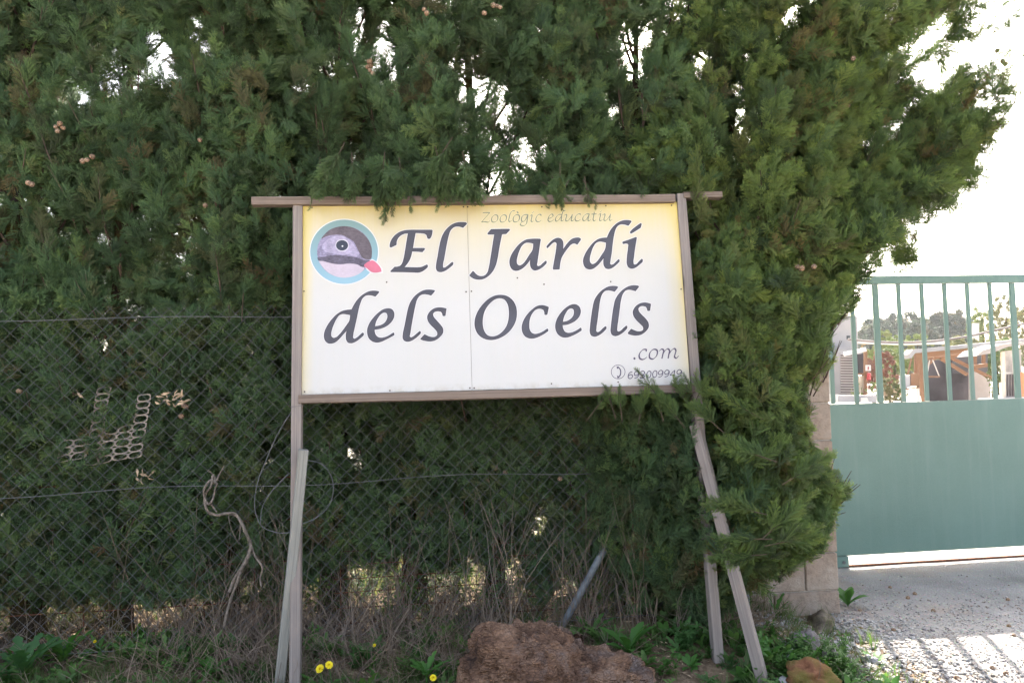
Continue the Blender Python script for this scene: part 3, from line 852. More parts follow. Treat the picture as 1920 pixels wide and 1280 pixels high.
# screws in the board and ties
sc_me = None
for (px, py) in [(869,388),(877,388),(1016,388),(1136,386),(1259,385),(585,389),(874,547),(884,546),(725,529),(570,546),(1020,533),(1145,528),(1277,542),(731,732),(571,734),(881,727),(889,727),(1034,719),(1159,716),(970,521)]:
    x, z = sl(px, py)
    if sc_me is None:
        k = MB(); k.tube([(0, 0.002, 0), (0, -0.0025, 0)], [0.0042, 0.0036], 8)
        sc_me = k.mesh('screw'); sc_me.materials.append(M['screw'])
    obj('screw', sc_me, None, sign, SF @ Matrix.Translation((x, 0, z)))
for (px, py, w) in ((557, 762, 20), (1310, 787, 20)):
    x, z = sl(px, py, 0.02)
    k = MB()
    y0, y1, hw = -0.017, 0.045, 0.0245
    k.tube([(x - hw, y0, z), (x + hw, y0, z + 0.004), (x + hw, y1, z + 0.01), (x - hw, y1, z + 0.006), (x - hw, y0, z)], 0.0012, 5)
    obj('wire_tie', k, M['galv'], sign, SF)

# ================================================================== chain link fence
def fy(x): return 4.22 + (x - 0.2) * 0.137
fdir = Vector((1, 0.137, 0)).normalized()
fnor = Vector((0.137, -1, 0)).normalized()
def fpt(s, z, off=0.0):
    """s metres along the fence from x=0"""
    p = Vector((0, fy(0), 0)) + fdir * s
    w = 0.022 * noise.noise(Vector((s * 1.1, z * 1.3, 0)))
    p = p + fnor * (off + w)
    p.z = z
    return p
fence = empty('chain_link_fence', (-0.5, fy(-0.5), 0.12), 'grey chain link fence in front of the cypress hedge, behind the timber sign', 'fence')
S0, S1, FZ0, FZ1 = -4.3, 1.235, 0.10, 1.845
DG = 0.0705
def chain_wire():
    segs = []
    def fam(sgn):
        H = FZ1 - FZ0
        c = S0 - (H if sgn > 0 else 0)
        while c < S1 + (0 if sgn > 0 else H):
            z = 0.0
            pts = []
            k = 0
            while z <= H + 1e-6:
                s = c + sgn * z
                if S0 <= s <= S1:
                    g = 0.0016 if k % 2 == 0 else -0.0016
                    pts.append((s + 0.011 * noise.noise(Vector((s * 1.7, z * 2, 7))), FZ0 + z + 0.013 * noise.noise(Vector((s * 2.1, z * 2.3, 3))), g * sgn))
                z += DG / 2
                k += 1
            if len(pts) > 1: segs.append(pts)
            c += DG
    fam(1); fam(-1)
    V, Fc = [], []
    r = 0.00115
    for pts in segs:
        base = len(V)
        W = [fpt(s, z, o) for s, z, o in pts]
        for i, p in enumerate(W):
            t = (W[min(i + 1, len(W) - 1)] - W[max(i - 1, 0)]).normalized()
            a = fnor.cross(t).normalized(); b2 = fnor
            for k in range(3):
                an = 2 * math.pi * k / 3
                q = p + a * (math.cos(an) * r) + b2 * (math.sin(an) * r)
                V.append(tuple(q))
        for i in range(len(W) - 1):
            for k in range(3):
                Fc.append((base + i * 3 + k, base + i * 3 + (k + 1) % 3, base + (i + 1) * 3 + (k + 1) % 3, base + (i + 1) * 3 + k))
    return tri_mesh('wire_mesh', V, Fc)
o = obj('wire_mesh', chain_wire(), M['galv'], fence, kind='stuff')
for z, sag in ((1.77, 0.006), (0.925, 0.012), (0.16, 0.0)):
    k = MB(); k.tube([fpt(S0 + (S1 - S0) * i / 40, z - sag * math.sin(i * 0.6), 0.003) for i in range(41)], 0.0017, 5)
    obj('tension_wire', k, M['galv'], fence)
ep = fpt(1.235, 0.0)
k = MB(); k.tube([ep + Vector((0, 0, 0.02)), ep + Vector((0, 0, 1.98))], 0.024, 14)
obj('end_post', k, M['pole'], fence, smooth=False)
k = MB(); a = on_ground(1045, 1190, 0.09); b = ep + Vector((-0.02, 0, 1.72))
k.tube([a - (b - a).normalized() * 0.08, b], 0.019, 12)
obj('diagonal_stay', k, M['pole'], fence)
k = MB(); pp = fpt(-2.95, 0, -0.03); k.tube([pp, pp + Vector((0, 0, 1.86))], 0.022, 12)
obj('line_post', k, M['pole'], fence)

# rusty welded mesh standing behind it
rusty = empty('rusty_wire_mesh', fpt(-1.0, 0.1, -0.16), 'rusty welded iron mesh standing behind the chain link fence at the foot of the hedge', 'wire mesh')
def bar(a, b, r):
    k = MB()
    a, b = Vector(a), Vector(b)
    k.tube([a.lerp(b, i / 6) + Vector((0, random.uniform(-.004, .004), random.uniform(-.003, .003))) for i in range(7)], r, 5)
    return obj('bar', k, M['rust'], rusty)
for z in (0.15, 0.32, 0.52, 0.73, 0.94):
    bar(fpt(-3.0, z, -0.15), fpt(-1.15, z + random.uniform(-.01, .01), -0.15), 0.0035)
for s in (-2.62, -2.18, -1.95, -1.6, -1.35):
    bar(fpt(s, 0.08, -0.154), fpt(s, 0.97, -0.154), 0.0035)
for z in (0.17, 0.25, 0.33, 0.40, 0.47, 0.54):
    bar(fpt(-0.95, z, -0.17), fpt(0.75, z + random.uniform(-.01, .01), -0.17), 0.0026)
for i in range(11):
    s = -0.92 + 0.165 * i
    bar(fpt(s, 0.08, -0.173), fpt(s + random.uniform(-.01, .01), 0.62 if i != 4 else 0.9, -0.173), 0.0024)

# beige plastic netting caught behind the fence
def netting():
    mb = MB()
    nx, nz = 12, 11
    o0 = at(265, 857, fy(-2) + 0.024)
    ux, uz = Vector((-0.071, 0.0, -0.0085)), Vector((0.004, 0.004, 0.0345))
    def pos(i, j):
        p = o0 + ux * i + uz * j
        return p + Vector((0, 0.014 * noise.noise(Vector((i * 0.6, j * 0.5, 0))), 0.014 * noise.noise(Vector((i * 0.8, j * 0.4, 5)))))
    gone = {(i, j) for i in range(12) for j in range(11) if (j > 6 and not (i == 0 and j < 9) and i != 3 and i != 4) or (i > 3 and j < 1) or (i in (4, 5) and j > 3) or (i > 7 and j > 4) or (i in (1, 2) and j > 4) or (i > 5) or (i > 5 and j == 7)}
    keep = lambda i, j: (i, j) not in gone
    for i in range(nx):
        for j in range(nz):
            if not keep(i, j): continue
            c = [pos(i, j), pos(i + 1, j), pos(i + 1, j + 1), pos(i, j + 1)]
            n = 16
            outer, inner = [], []
            for a in range(n):
                th = 2 * math.pi * (a + 0.5) / n
                x, z = math.cos(th), math.sin(th)
                m_ = max(abs(x), abs(z))
                def bil(u, v):
                    return c[0] * (1 - u) * (1 - v) + c[1] * u * (1 - v) + c[2] * u * v + c[3] * (1 - u) * v
                outer.append(bil(0.5 + 0.5 * x / m_, 0.5 + 0.5 * z / m_))
                ex = 0.80
                inner.append(bil(0.5 + 0.43 * math.copysign(abs(x) ** ex, x), 0.5 + 0.40 * math.copysign(abs(z) ** ex, z)))
            nf = Vector((0, -1, 0))
            vs = [p + nf * 0.001 for p in outer] + [p + nf * 0.0022 for p in inner] + [p - nf * 0.001 for p in outer] + [p - nf * 0.0012 for p in inner]
            fs = []
            for a in range(n):
                b2 = (a + 1) % n
                fs += [(a, b2, n + b2, n + a), (n + a, n + b2, 3 * n + b2, 3 * n + a), (2 * n + a, 3 * n + a, 3 * n + b2, 2 * n + b2)]
            mb.add(vs, fs)
    return mb
o = obj('plastic_netting', netting(), M['net'])
tag(o, 'torn beige plastic netting with oval holes, caught behind the fence left of the sign', 'netting')

# loop of loose wire hanging on the fence beside the left post
def px_tube(name, pts, Y, r, mat, parent=None, step=5, n=6, taper=None, wob=0.01):
    sp_ = smooth_path(pts, False, step)
    P = []
    for i, p in enumerate(sp_):
        yy = Y(p.x) if callable(Y) else Y
        P.append(at(p.x, p.y, yy + wob * math.sin(i * 0.7)))
    rad = r if taper is None else [r + (taper - r) * i / (len(P) - 1) for i in range(len(P))]
    k = MB(); k.tube(P, rad, n)
    return k
k = px_tube('', [(547,770),(520,815),(500,860),(483,905),(479,960),(490,985),(520,998),(560,996)], 4.0, 0.0022, None, wob=0.004)
k2 = px_tube('', [(540,888),(510,920),(492,950),(488,985)], 3.99, 0.002, None, wob=0.004)
k3 = px_tube('', [(575,862),(600,868),(620,890),(625,920),(615,950),(590,972),(566,982)], 4.0, 0.002, None, wob=0.004)
for kk in (k2, k3): k.add(kk.v, kk.f)
tag(obj('wire_loop', k, M['galv']), 'loose loop of grey wire hanging on the fence behind the left sign post', 'wire')

# ================================================================== pillar of concrete blocks
def block_mat():
    t = NT('split_face_block')
    co = t.coord('Generated')
    ob = t.coord('Object')
    rnd = t.n('ShaderNodeObjectInfo').outputs['Random']
    off = t.n('ShaderNodeVectorMath', {0: ob, 1: t.n('ShaderNodeCombineXYZ', {'X': t.math('MULTIPLY', rnd, 50.0)}).outputs[0]}, operation='ADD').outputs[0]
    a = t.noise(off, 35, 6, 0.7)
    b2 = t.noise(off, 6, 3)
    base = t.ramp(rnd, [(0, (0.33, 0.25, 0.195)), (0.5, (0.37, 0.29, 0.23)), (1, (0.29, 0.225, 0.18))])
    col = t.mix(t.ramp(a, [(0.35, (0.55,) * 3), (0.6, (0, 0, 0))]), base, (0.20, 0.15, 0.12))
    col = t.mix(t.ramp(b2, [(0.45, (0, 0, 0)), (0.7, (0.4,) * 3)]), col, (0.50, 0.44, 0.38))
    return t.done(t.principled(col, 0.92, t.bump(a, 0.9, 0.012), spec=0.15))
BM = block_mat()
pil = empty('gate_pillar', (1.5, 4.8, 0), 'grey brown concrete block pillar beside the green gate, half hidden by the cypress', 'pillar')
prx = 1.878; pfy = 4.735
pdx = Vector((1, 0.105, 0)).normalized()
pn_ = Vector((0.105, -1, 0)).normalized()
BL_, BH = 0.39, 0.195
course_tops = []
z = 0.0
cz = [0.0, 0.143]
while cz[-1] < 1.98: cz.append(cz[-1] + 0.2185)
core = MB(); pc = Vector((prx, pfy, 0)) - pdx * 0.37 - pn_ * 0.16
core.box(pc + Vector((0, 0, cz[-1] / 2 - 0.004)), (0.722, 0.296, cz[-1] - 0.008), Matrix((pdx, -pn_, Vector((0, 0, 1)))).transposed())
obj('mortar', core, simple('mortar', (0.37, 0.33, 0.29), 0.95, 0.2, 40, bump=0.3), pil)
for ci in range(len(cz) - 1):
    z0, z1 = cz[ci], cz[ci + 1]
    joints = [0.0, 0.40, 0.745] if ci % 2 == 0 else [0.0, 0.205, 0.605, 0.745]
    if ci == 1: joints = [0.0, 0.205, 0.605, 0.745]
    for ji in range(len(joints) - 1):
        a, b = joints[ji] + (0.004 if ji else 0), joints[ji + 1] - (0.004 if ji < len(joints) - 2 else 0)
        bm = bmesh.new()
        bmesh.ops.create_cube(bm, size=1.0)
        w, dd, hh_ = b - a, 0.31, (z1 - z0) - 0.008
        for v in bm.verts:
            v.co = Vector((v.co.x * w, v.co.y * dd, v.co.z * hh_))
        bmesh.ops.bevel(bm, geom=list(bm.edges), offset=0.006, segments=1, affect='EDGES')
        for v in bm.verts:
            v.co += Vector([random.uniform(-.0018, .0018) for _ in range(3)])
        me = bpy.data.meshes.new('block'); bm.to_mesh(me); bm.free()
        c = Vector((prx, pfy, (z0 + z1) / 2)) - pdx * (a + b) / 2 - pn_ * (0.155 + random.uniform(-.003, .003))
        mw = Matrix((pdx, -pn_, Vector((0, 0, 1)))).transposed().to_4x4(); mw.translation = c
        obj('block', me, BM, pil, mw)

# ================================================================== sliding gate
GA = R(7.2)
gd = Vector((math.cos(GA), math.sin(GA), 0)); gn = Vector((math.sin(GA), -math.cos(GA), 0))
GO = on_ground(1571, 1066, 0)
GM = Matrix((gd, -gn, Vector((0, 0, 1)))).transposed().to_4x4(); GM.translation = GO
def gate_mat():
    t = NT('green_gate_paint')
    co = t.coord()
    n1 = t.noise(co, 2.0, 5); n2 = t.noise(co, 220, 3, 0.7)
    col = t.ramp(n1, [(0.3, (0.102, 0.178, 0.150)), (0.7, (0.128, 0.212, 0.182))])
    col = t.mix(t.ramp(n2, [(0.45, (0, 0, 0)), (0.7, (0.35,) * 3)]), col, (0.17, 0.275, 0.235))
    drip = t.ramp(t.noise(t.mapping(co, (14, 14, 0.9)), 1.0, 5, 0.6), [(0.5, (0, 0, 0)), (0.75, (0.28,) * 3)])
    col = t.mix(drip, col, (0.20, 0.27, 0.24))
    zz = t.n('ShaderNodeSeparateXYZ', {0: co}).outputs[2]
    low = t.math('MULTIPLY', t.ramp(zz, [(0.08, (1, 1, 1)), (0.22, (0, 0, 0))]), t.ramp(t.noise(co, 9, 5, 0.7), [(0.45, (0, 0, 0)), (0.65, (0.7,) * 3)]))
    return t.done(t.principled(col, 0.42, t.bump(n2, 0.2, 0.002), spec=0.5))
GMt = gate_mat()
gate = empty('sliding_gate', GO, 'green metal sliding gate, solid below and vertical bars above', 'gate')
gate.matrix_basis = GM
GL = 3.6
def gbox(name, x0, x1, y0, y1, z0, z1, mat=GMt, bev=0.003):
    bm = bmesh.new(); bmesh.ops.create_cube(bm, size=1.0)
    for v in bm.verts:
        v.co = Vector((v.co.x * (x1 - x0), v.co.y * (y1 - y0), v.co.z * (z1 - z0)))
    bmesh.ops.bevel(bm, geom=list(bm.edges), offset=bev, segments=2, affect='EDGES')
    me = bpy.data.meshes.new(name); bm.to_mesh(me); bm.free()
    return obj(name, me, mat, gate, GM @ Matrix.Translation(((x0 + x1) / 2, (y0 + y1) / 2, (z0 + z1) / 2)))
XG = -0.75                       # the gate runs on behind the pillar
gbox('sheet_panel', XG, GL, 0.0, 0.004, 0.095, 1.185, bev=0.0005)
gbox('top_rail', XG, GL, -0.02, 0.04, 2.062, 2.122)
gbox('middle_rail', XG, GL, 0.006, 0.046, 1.13, 1.178)
gbox('bottom_rail', XG, GL, 0.006, 0.046, 0.088, 0.135)
gbox('wheel_box', -0.02, 0.085, -0.006, 0.05, 0.01, 0.086)
k = MB(); k.tube([(0.045, -0.012, 0.045), (0.045, -0.006, 0.045)], 0.012, 10)
obj('bolt', k, M['galv'], gate, GM)
for i in range(-4, 20):
    x = 0.397 + 0.1855 * i
    if x > GL - 0.05: break
    th = 0.0155 if (i % 6) else 0.023
    gbox('bar', x - th, x + th, -0.005, 0.013, 1.187, 2.06, bev=0.002)
k = MB(); k.beam(GM @ Vector((XG - 0.3, 0.02, 0.012)), GM @ Vector((GL, 0.02, 0.012)), 0.02, 0.014)
tag(obj('gate_track', k, M['rust']), 'rusty ground rail under the green sliding gate', 'rail')
# ================================================================== cypress foliage
def spray_mesh(name, seed, L=0.20, droop=0.0, dens=1.0):
    """one cypress spray: curved axis, side branchlets, short scale-leaf twigs (local Z outwards)"""
    rg = random.Random(seed)
    V, Fc, TI = [], [], []
    def spike(p, d, l, r, tip=0.5):
        d = d.normalized()
        ref = Vector((0, 0, 1)) if abs(d.z) < 0.8 else Vector((1, 0, 0))
        a = d.cross(ref).normalized(); b = d.cross(a)
        o = len(V)
        for k in range(3):
            an = 2.094 * k + rg.random()
            V.append(tuple(p + (a * math.cos(an) + b * math.sin(an)) * r + d * l * 0.12 * (k % 2)))
        V.append(tuple(p + d * l)); TI.extend([tip * 0.8] * 3 + [tip])
        Fc.extend([(o, o + 1, o + 3), (o + 1, o + 2, o + 3), (o + 2, o, o + 3)])
    pts = []
    p = Vector((0, 0, 0)); d = Vector((rg.uniform(-.12, .12), rg.uniform(-.12, .12), 1)).normalized()
    n = 12
    for i in range(n + 1):
        pts.append((p.copy(), d.copy()))
        d = (d + Vector((rg.uniform(-.1, .1), rg.uniform(-.1, .1) - droop, rg.uniform(-.05, .05)))).normalized()
        p = p + d * (L / n)
    for i in range(n):
        q = pts[i][0]; e = pts[i + 1][0]
        spike(q, e - q, (e - q).length * 1.9, 0.0019 * (1 - 0.6 * i / n), 0.05 + 0.7 * i / n)
    ns = int(30 * dens)
    plane = rg.uniform(0, math.pi)
    for k in range(ns):
        t = 0.06 + 0.94 * (k + rg.random() * 0.6) / ns
        i = min(n - 1, int(t * n)); f = t * n - i
        q = pts[i][0].lerp(pts[i + 1][0], min(1, f)); ax = pts[i][1]
        l = (0.085 * (1 - t) ** 0.7 + 0.02) * rg.uniform(0.7, 1.15) * (0.55 + 0.45 * min(1, t * 6)) * L / 0.2
        az = plane + (math.pi if k % 2 else 0) + rg.gauss(0, 0.75)
        ref = Vector((1, 0, 0)); a = ax.cross(ref).normalized(); b = ax.cross(a)
        side = a * math.cos(az) + b * math.sin(az)
        an = rg.uniform(0.65, 1.05)
        sd = (ax * math.cos(an) + side * math.sin(an)).normalized()
        m_ = max(3, int(l / 0.0062))
        c = q.copy()
        for j in range(m_):
            u = (j + 0.5) / m_
            step = sd * (l / m_)
            spike(c, step, (l / m_) * 1.7, 0.0014, 0.25 + 0.4 * u)
            c = c + step
            sd = (sd + ax * 0.05 + Vector((rg.uniform(-.08, .08),) * 3)).normalized()
            w = sd.cross(ax if rg.random() < .8 else ref)
            if w.length < 1e-3: w = a.copy()
            w = w.normalized(); w2 = sd.cross(w).normalized()
            for s_ in (-1, 1):
                tw = (sd * 0.72 + (w2 * s_ + w * rg.uniform(-.6, .6)) * 0.6)
                spike(c, tw, (0.021 * (1 - u * 0.55)) * rg.uniform(0.6, 1.15), 0.0018, 0.35 + 0.35 * u + 0.3 * t)
        spike(c, sd, 0.014, 0.0013, 1.0)
    me = tri_mesh(name, V, Fc)
    at_ = me.attributes.new('tip', 'FLOAT', 'POINT')
    at_.data.foreach_set('value', np.array(TI, dtype=np.float32))
    return me
def variants(prefix, n, mat, **kw):
    out = []
    for i in range(n):
        me = spray_mesh(prefix, 100 + i * 7 + len(prefix), **kw)
        me.materials.append(mat)
        out.append(bpy.data.objects.new(prefix + '_source', me))
    return out
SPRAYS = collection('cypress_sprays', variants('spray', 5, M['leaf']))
SPRAYS_Y = collection('yellow_green_cypress_sprays', variants('paler_spray', 5, M['leaf_y'], droop=0.02))

def interp(tab, x):
    if x <= tab[0][0]: return tab[0][1]
    for (a, va), (b, vb) in zip(tab, tab[1:]):
        if x <= b: return va + (vb - va) * (x - a) / (b - a)
    return tab[-1][1]
RIGHT = [(0.1, 1.30), (0.4, 1.38), (0.56, 1.60), (0.8, 1.66), (0.92, 1.64), (1.1, 1.47), (1.4, 1.48), (1.6, 1.62), (1.8, 1.76), (2.0, 1.96), (2.2, 2.16), (2.4, 2.36), (2.8, 2.66), (3.0, 2.74), (3.2, 2.74), (3.4, 2.72), (4.2, 2.7)]   # reach at 4.2 m, tapering towards the front
def front_limit(x, z):
    """how far towards the road the hedge reaches (smallest y)"""
    if x < 0.25:
        lo = fy(x) + 0.03
        hi = 3.86 if x > -1.5 else 4.0
        return lo if z < 1.78 else (lo + (hi - lo) * sst(1.78, 2.1, z))
    k = sst(0.25, 0.95, x)
    lo = (fy(x) + 0.03) * (1 - k) + (3.70 + 0.12 * sst(.9, 2.0, x)) * k
    if z < 0.6: lo += (0.6 - z) * 0.7
    hi = 3.86
    return lo + (hi - lo) * sst(1.9, 2.2, z)
# lower edge of the foliage
LOW = [(-3.5, 0.30), (-2.4, 0.28), (-1.7, 0.34), (-1.2, 0.33), (-0.9, 0.44), (-0.55, 0.46), (-0.2, 0.40), (0.15, 0.20), (0.5, 0.13), (0.9, 0.14), (1.3, 0.30), (1.6, 0.40), (2.0, 0.75), (2.3, 1.9), (3.2, 2.3)]
def inside(p, soft=0.0):
    x, y, z = p
    rl = (interp(RIGHT, 1.4 + (z - 1.4) * 4.2 / y) + (0.10 + 0.26 * sst(1.7, 2.3, z)) * noise.noise(Vector((z * 4.5, y * 3, 2))) + 0.08 * noise.noise(Vector((z * 14, y * 9, 5)))) * y / 4.2
    if x > rl + soft: return False
    if x > 1.42 * y / 4.2:                       # open, wispy upper right side of the end tree
        zt = 1.4 + (1.95 - 0.25 * sst(1.45, 1.8, x * 4.2 / y) - 0.35 * sst(1.8, 2.5, x * 4.2 / y)) * y / 4.2
        if z > zt and noise.noise(Vector(((z - 0.5 * x) * 5.5, (x + .5 * z) * 1.3, y * 3))) < 0.08: return False
    if y < front_limit(x, z) - soft * 0.5: return False
    if z < interp(LOW, x) + 0.10 * noise.noise(Vector((x * 4, y * 3, 0))) - soft: return False
    # keep clear of the board itself
    q = SFI @ Vector(p)
    if X0 - 0.06 < q.x < X1 + 0.05 and Z0 - 0.05 < q.z < Z1 + 0.02 and q.y < 0.10: return False
    if X1 - 0.02 < q.x < X1 + 0.28 and 0.9 * Z1 < q.z - 0.0 and abs(q.z - (Z1 + 0.03)) < 0.045 and q.y < 0.10: return False
    if z > 0.85 and abs(x - (0.905 + (1.30 - z) * 0.115)) < 0.075 and y < 3.92 and z < 1.34: return False
    # pillar
    if 1.10 < x < 1.90 and 4.70 < y < 5.05 and z < 2.0: return False
    return True

total_sprays = 0
def grow_tree(idx, bx, by, height, rad, nb, label, z_lo=0.5, extra=(), dens=1.0, mat_y=False, lean=(0, 0), fills=()):
    global total_sprays
    rg = random.Random(1000 + idx * 17)
    z0 = gh(bx, by)
    root = empty('cypress_tree', (bx, by, z0), label, 'tree', 'cypresses of the hedge')
    # trunk
    k = MB()
    tp = []
    for i in range(9):
        t = i / 8
        tp.append((bx + lean[0] * t + 0.05 * math.sin(t * 5 + idx), by + lean[1] * t + 0.04 * math.cos(t * 4 + idx), z0 - 0.1 + (height * 0.95) * t))
    r0 = rg.uniform(0.045, 0.07)
    k.tube(tp, [r0 * (1.45 if i == 0 else 1.1 if i == 1 else 1) * (1 - 0.8 * i / 8) for i in range(9)], 10, jit=0.12)
    obj('trunk', k, M['bark'], root, smooth=True)
    limbs = MB()
    P, D, S, T, HU = [], [], [], [], []
    def plume(base, d, L, big=1.0):
        """a pointed tuft of sprays around a small branch"""
        d = d.normalized()
        pts = []
        p = base.copy(); dd = d.copy()
        n = max(3, int(L / 0.045))
        dead = max(0.0, rg.gauss(-0.12, 0.28)); hu_ = rg.random()
        for i in range(n + 1):
            pts.append(p.copy())
            dd = (dd + Vector((rg.uniform(-.07, .07), rg.uniform(-.07, .07), 0.05))).normalized()
            p = p + dd * (L / n)
        if not inside(pts[-1], 0.10): return
        limbs.tube([pts[0], pts[n // 2], pts[-1]], [0.0042, 0.003, 0.0014], 4, cap=False)
        m_ = int((L / 0.013) * dens * big)
        for j in range(m_):
            t = 0.10 + 0.90 * (j + rg.random()) / m_
            i = min(n - 1, int(t * n)); q = pts[i].lerp(pts[i + 1], t * n - i)
            az = rg.uniform(0, 2 * math.pi); an = rg.uniform(0.4, 1.2) * (1 - 0.65 * t)
            ref = Vector((0, 0, 1)) if abs(d.z) < 0.9 else Vector((1, 0, 0))
            a = d.cross(ref).normalized(); b = d.cross(a)
            sd = d * math.cos(an) + (a * math.cos(az) + b * math.sin(az)) * math.sin(an)
            tip = q + sd * 0.12
            if not inside(tip, 0.04): continue
            P.append(tuple(q)); D.append(sd)
            S.append(rg.uniform(0.45, 0.85) * (1 - 0.3 * t))
            T.append(min(1, dead + (0.35 if rg.random() < 0.05 else 0))); HU.append(hu_)
    def branch(base, d, L, npl, pl=0.30):
        pts = [base.copy()]
        dd = d.normalized(); p = base.copy()
        n = 6
        for i in range(n):
            dd = (dd + Vector((rg.uniform(-.09, .09), rg.uniform(-.09, .09), 0.09))).normalized()
            p = p + dd * (L / n)
            pts.append(p.copy())
        keep_ = len(pts)
        while keep_ > 2 and not inside(pts[keep_ - 1], -0.06): keep_ -= 1
        if keep_ > 2:
            limbs.tube(pts[:keep_], [0.009 * (1 - 0.8 * i / n) + 0.0012 for i in range(keep_)], 5, cap=False)
        for k2 in range(npl):
            t = 0.28 + 0.72 * (k2 + rg.random() * 0.8) / npl
            i = min(n - 1, int(t * n)); q = pts[i].lerp(pts[i + 1], min(1, t * n - i))
            az = rg.uniform(0, 2 * math.pi)
            a = dd.cross(Vector((0, 0, 1))).normalized(); b = dd.cross(a)
            sp_ = rg.uniform(0.3, 0.8) * (1 - 0.6 * t)
            pd = (pts[min(n, i + 1)] - pts[i]).normalized() * math.cos(sp_) + (a * math.cos(az) + b * math.sin(az)) * math.sin(sp_) + Vector((0, 0, 0.22))
            plume(q, pd, pl * rg.uniform(0.65, 1.2) * (1.1 - 0.35 * t))
    for i in range(nb):
        u = (i + rg.random()) / nb
        z = z_lo + (height - z_lo) * u ** 0.9
        t = (z - z0) / (height * 0.95)
        c = Vector((bx + lean[0] * t, by + lean[1] * t, z - 0.25))
        az = i * 2.399 + rg.uniform(-.4, .4)
        # more branches towards the open front
        if rg.random() < 0.45: az = -math.pi / 2 + rg.gauss(0, 0.75)
        rr = rad * (1.0 - 0.35 * max(0, (z - 2.5) / 2.5)) * rg.uniform(0.6, 1.1)
        el = rg.uniform(0.25, 0.95)
        d = Vector((math.cos(az) * math.cos(el), math.sin(az) * math.cos(el), math.sin(el)))
        branch(c, d, rr / max(0.5, math.cos(el)), 4)
    def tuft(c, td, k_):
        dead = max(0.0, rg.gauss(-0.15, 0.28)); hu_ = rg.random()
        if rg.random() < 0.035: dead = rg.uniform(0.6, 1.0)
        sz = rg.uniform(0.42, 0.85)
        for j in range(k_):
            sd = (td + Vector((rg.gauss(0, .6), rg.gauss(0, .6), rg.gauss(0, .6)))).normalized()
            q = c + td * rg.uniform(-.02, .10) + Vector((rg.gauss(0, .03), rg.gauss(0, .03), rg.gauss(0, .03)))
            if not inside(q + sd * 0.13, 0.03): continue
            P.append(tuple(q)); D.append(sd); S.append(sz * rg.uniform(.6, 1.0)); T.append(dead); HU.append(hu_)
    # tufts filling the crown: clumped, thinner towards the top
    nt_ = int(780 * dens * rad / 0.58)
    made = tries = 0
    while made < nt_ and tries < nt_ * 12:
        tries += 1
        z = 0.36 + (height - 0.36) * rg.random()
        tt = (z - z0) / (height * 0.95)
        az = rg.uniform(0, 2 * math.pi)
        if rg.random() < 0.5: az = -math.pi / 2 + rg.gauss(0, 0.9)
        r_ = rad * 1.12 * rg.random() ** 0.6 * (1.0 - 0.30 * max(0, (z - 2.4) / 2.2))
        c = Vector((bx + lean[0] * tt + math.cos(az) * r_, by + lean[1] * tt + math.sin(az) * r_ * 1.15, z))
        g = noise.noise(Vector((c.x * 3.1, c.y * 2.2, c.z * 2.0 + 4))) + 0.45 * noise.noise(Vector((c.x * 8, c.y * 6, c.z * 6)))
        if g < (0.0 if c.x > -1.0 else -0.15) + min(0.25, 0.24 * max(0, z - 2.05)) * (1.0 if c.x > -0.9 else 0.45): continue
        if c.x > 1.45 and z > 1.9 and g < 0.08: continue
        if not inside(c, 0.05): continue
        made += 1
        td = (Vector((math.cos(az), math.sin(az), 0)) * 0.8 + Vector((rg.gauss(0, .35), rg.gauss(0, .35), 0.45 + rg.gauss(0, .4)))).normalized()
        tuft(c, td, 11)
    for (lo, hi, n_, dr, fr, th, kk) in fills:
        made = tries = 0
        while made < n_ and tries < n_ * 15:
            tries += 1
            c = Vector([rg.uniform(a, b) for a, b in zip(lo, hi)])
            if fr[2] > 4:
                al = c.x * 0.87 + c.z * 0.48; ac = c.z * 0.87 - c.x * 0.48
                nv = noise.noise(Vector((al * 1.6, c.y * 2.5, ac * fr[2])))
            else:
                nv = noise.noise(Vector((c.x * fr[0], c.y * fr[1], c.z * fr[2])) + Vector((0, 0, 9)))
            if nv < th: continue
            if not inside(c, 0.03): continue
            made += 1
            tuft(c, (Vector(dr) + Vector((rg.gauss(0, .4), rg.gauss(0, .4), rg.gauss(0, .35)))).normalized(), kk)
    for (b0, b1, npl, pl) in extra:
        b0, b1 = Vector(b0), Vector(b1)
        branch(b0, b1 - b0, (b1 - b0).length, npl, pl)
    obj('limbs', limbs, M['twig'], root)
    n = len(P)
    total_sprays += n
    rot = euler_for(D, [rg.uniform(0, 6.28) for _ in range(n)])
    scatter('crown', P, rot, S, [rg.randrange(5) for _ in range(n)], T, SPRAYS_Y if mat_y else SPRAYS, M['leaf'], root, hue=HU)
    return root

def hy(x): return fy(x) + 0.42
TREES = []
defs = [
    (-3.75, 0.5, 4.3, 0.62, 58, 'cypress of the hedge at the far left end, cut by the edge of the view'),
    (-3.15, 0.0, 4.6, 0.60, 66, 'dark cypress of the hedge left of the plastic netting'),
    (-2.62, 0.02, 4.4, 0.58, 66, 'cypress with mossy trunk behind the beige plastic netting'),
    (-2.10, 0.0, 4.8, 0.58, 66, 'cypress with yellow mossy trunk behind the chain link fence, right of the netting'),
    (-1.55, 0.05, 4.5, 0.58, 66, 'cypress behind the twisted dead vine, left of the sign'),
    (-1.00, 0.06, 4.9, 0.58, 62, 'cypress directly behind the left post of the sign'),
    (-0.60, 0.10, 4.6, 0.55, 54, 'cypress behind the left half of the sign board'),
    (-0.17, 0.02, 4.7, 0.56, 56, 'cypress with dark slim trunk under the middle of the sign'),
    (0.36, 0.08, 4.6, 0.56, 60, 'cypress beside the leaning grey pole under the sign'),
    (0.78, 0.00, 4.4, 0.60, 66, 'cypress behind the phone number corner of the sign, branches reaching over the fence'),
]
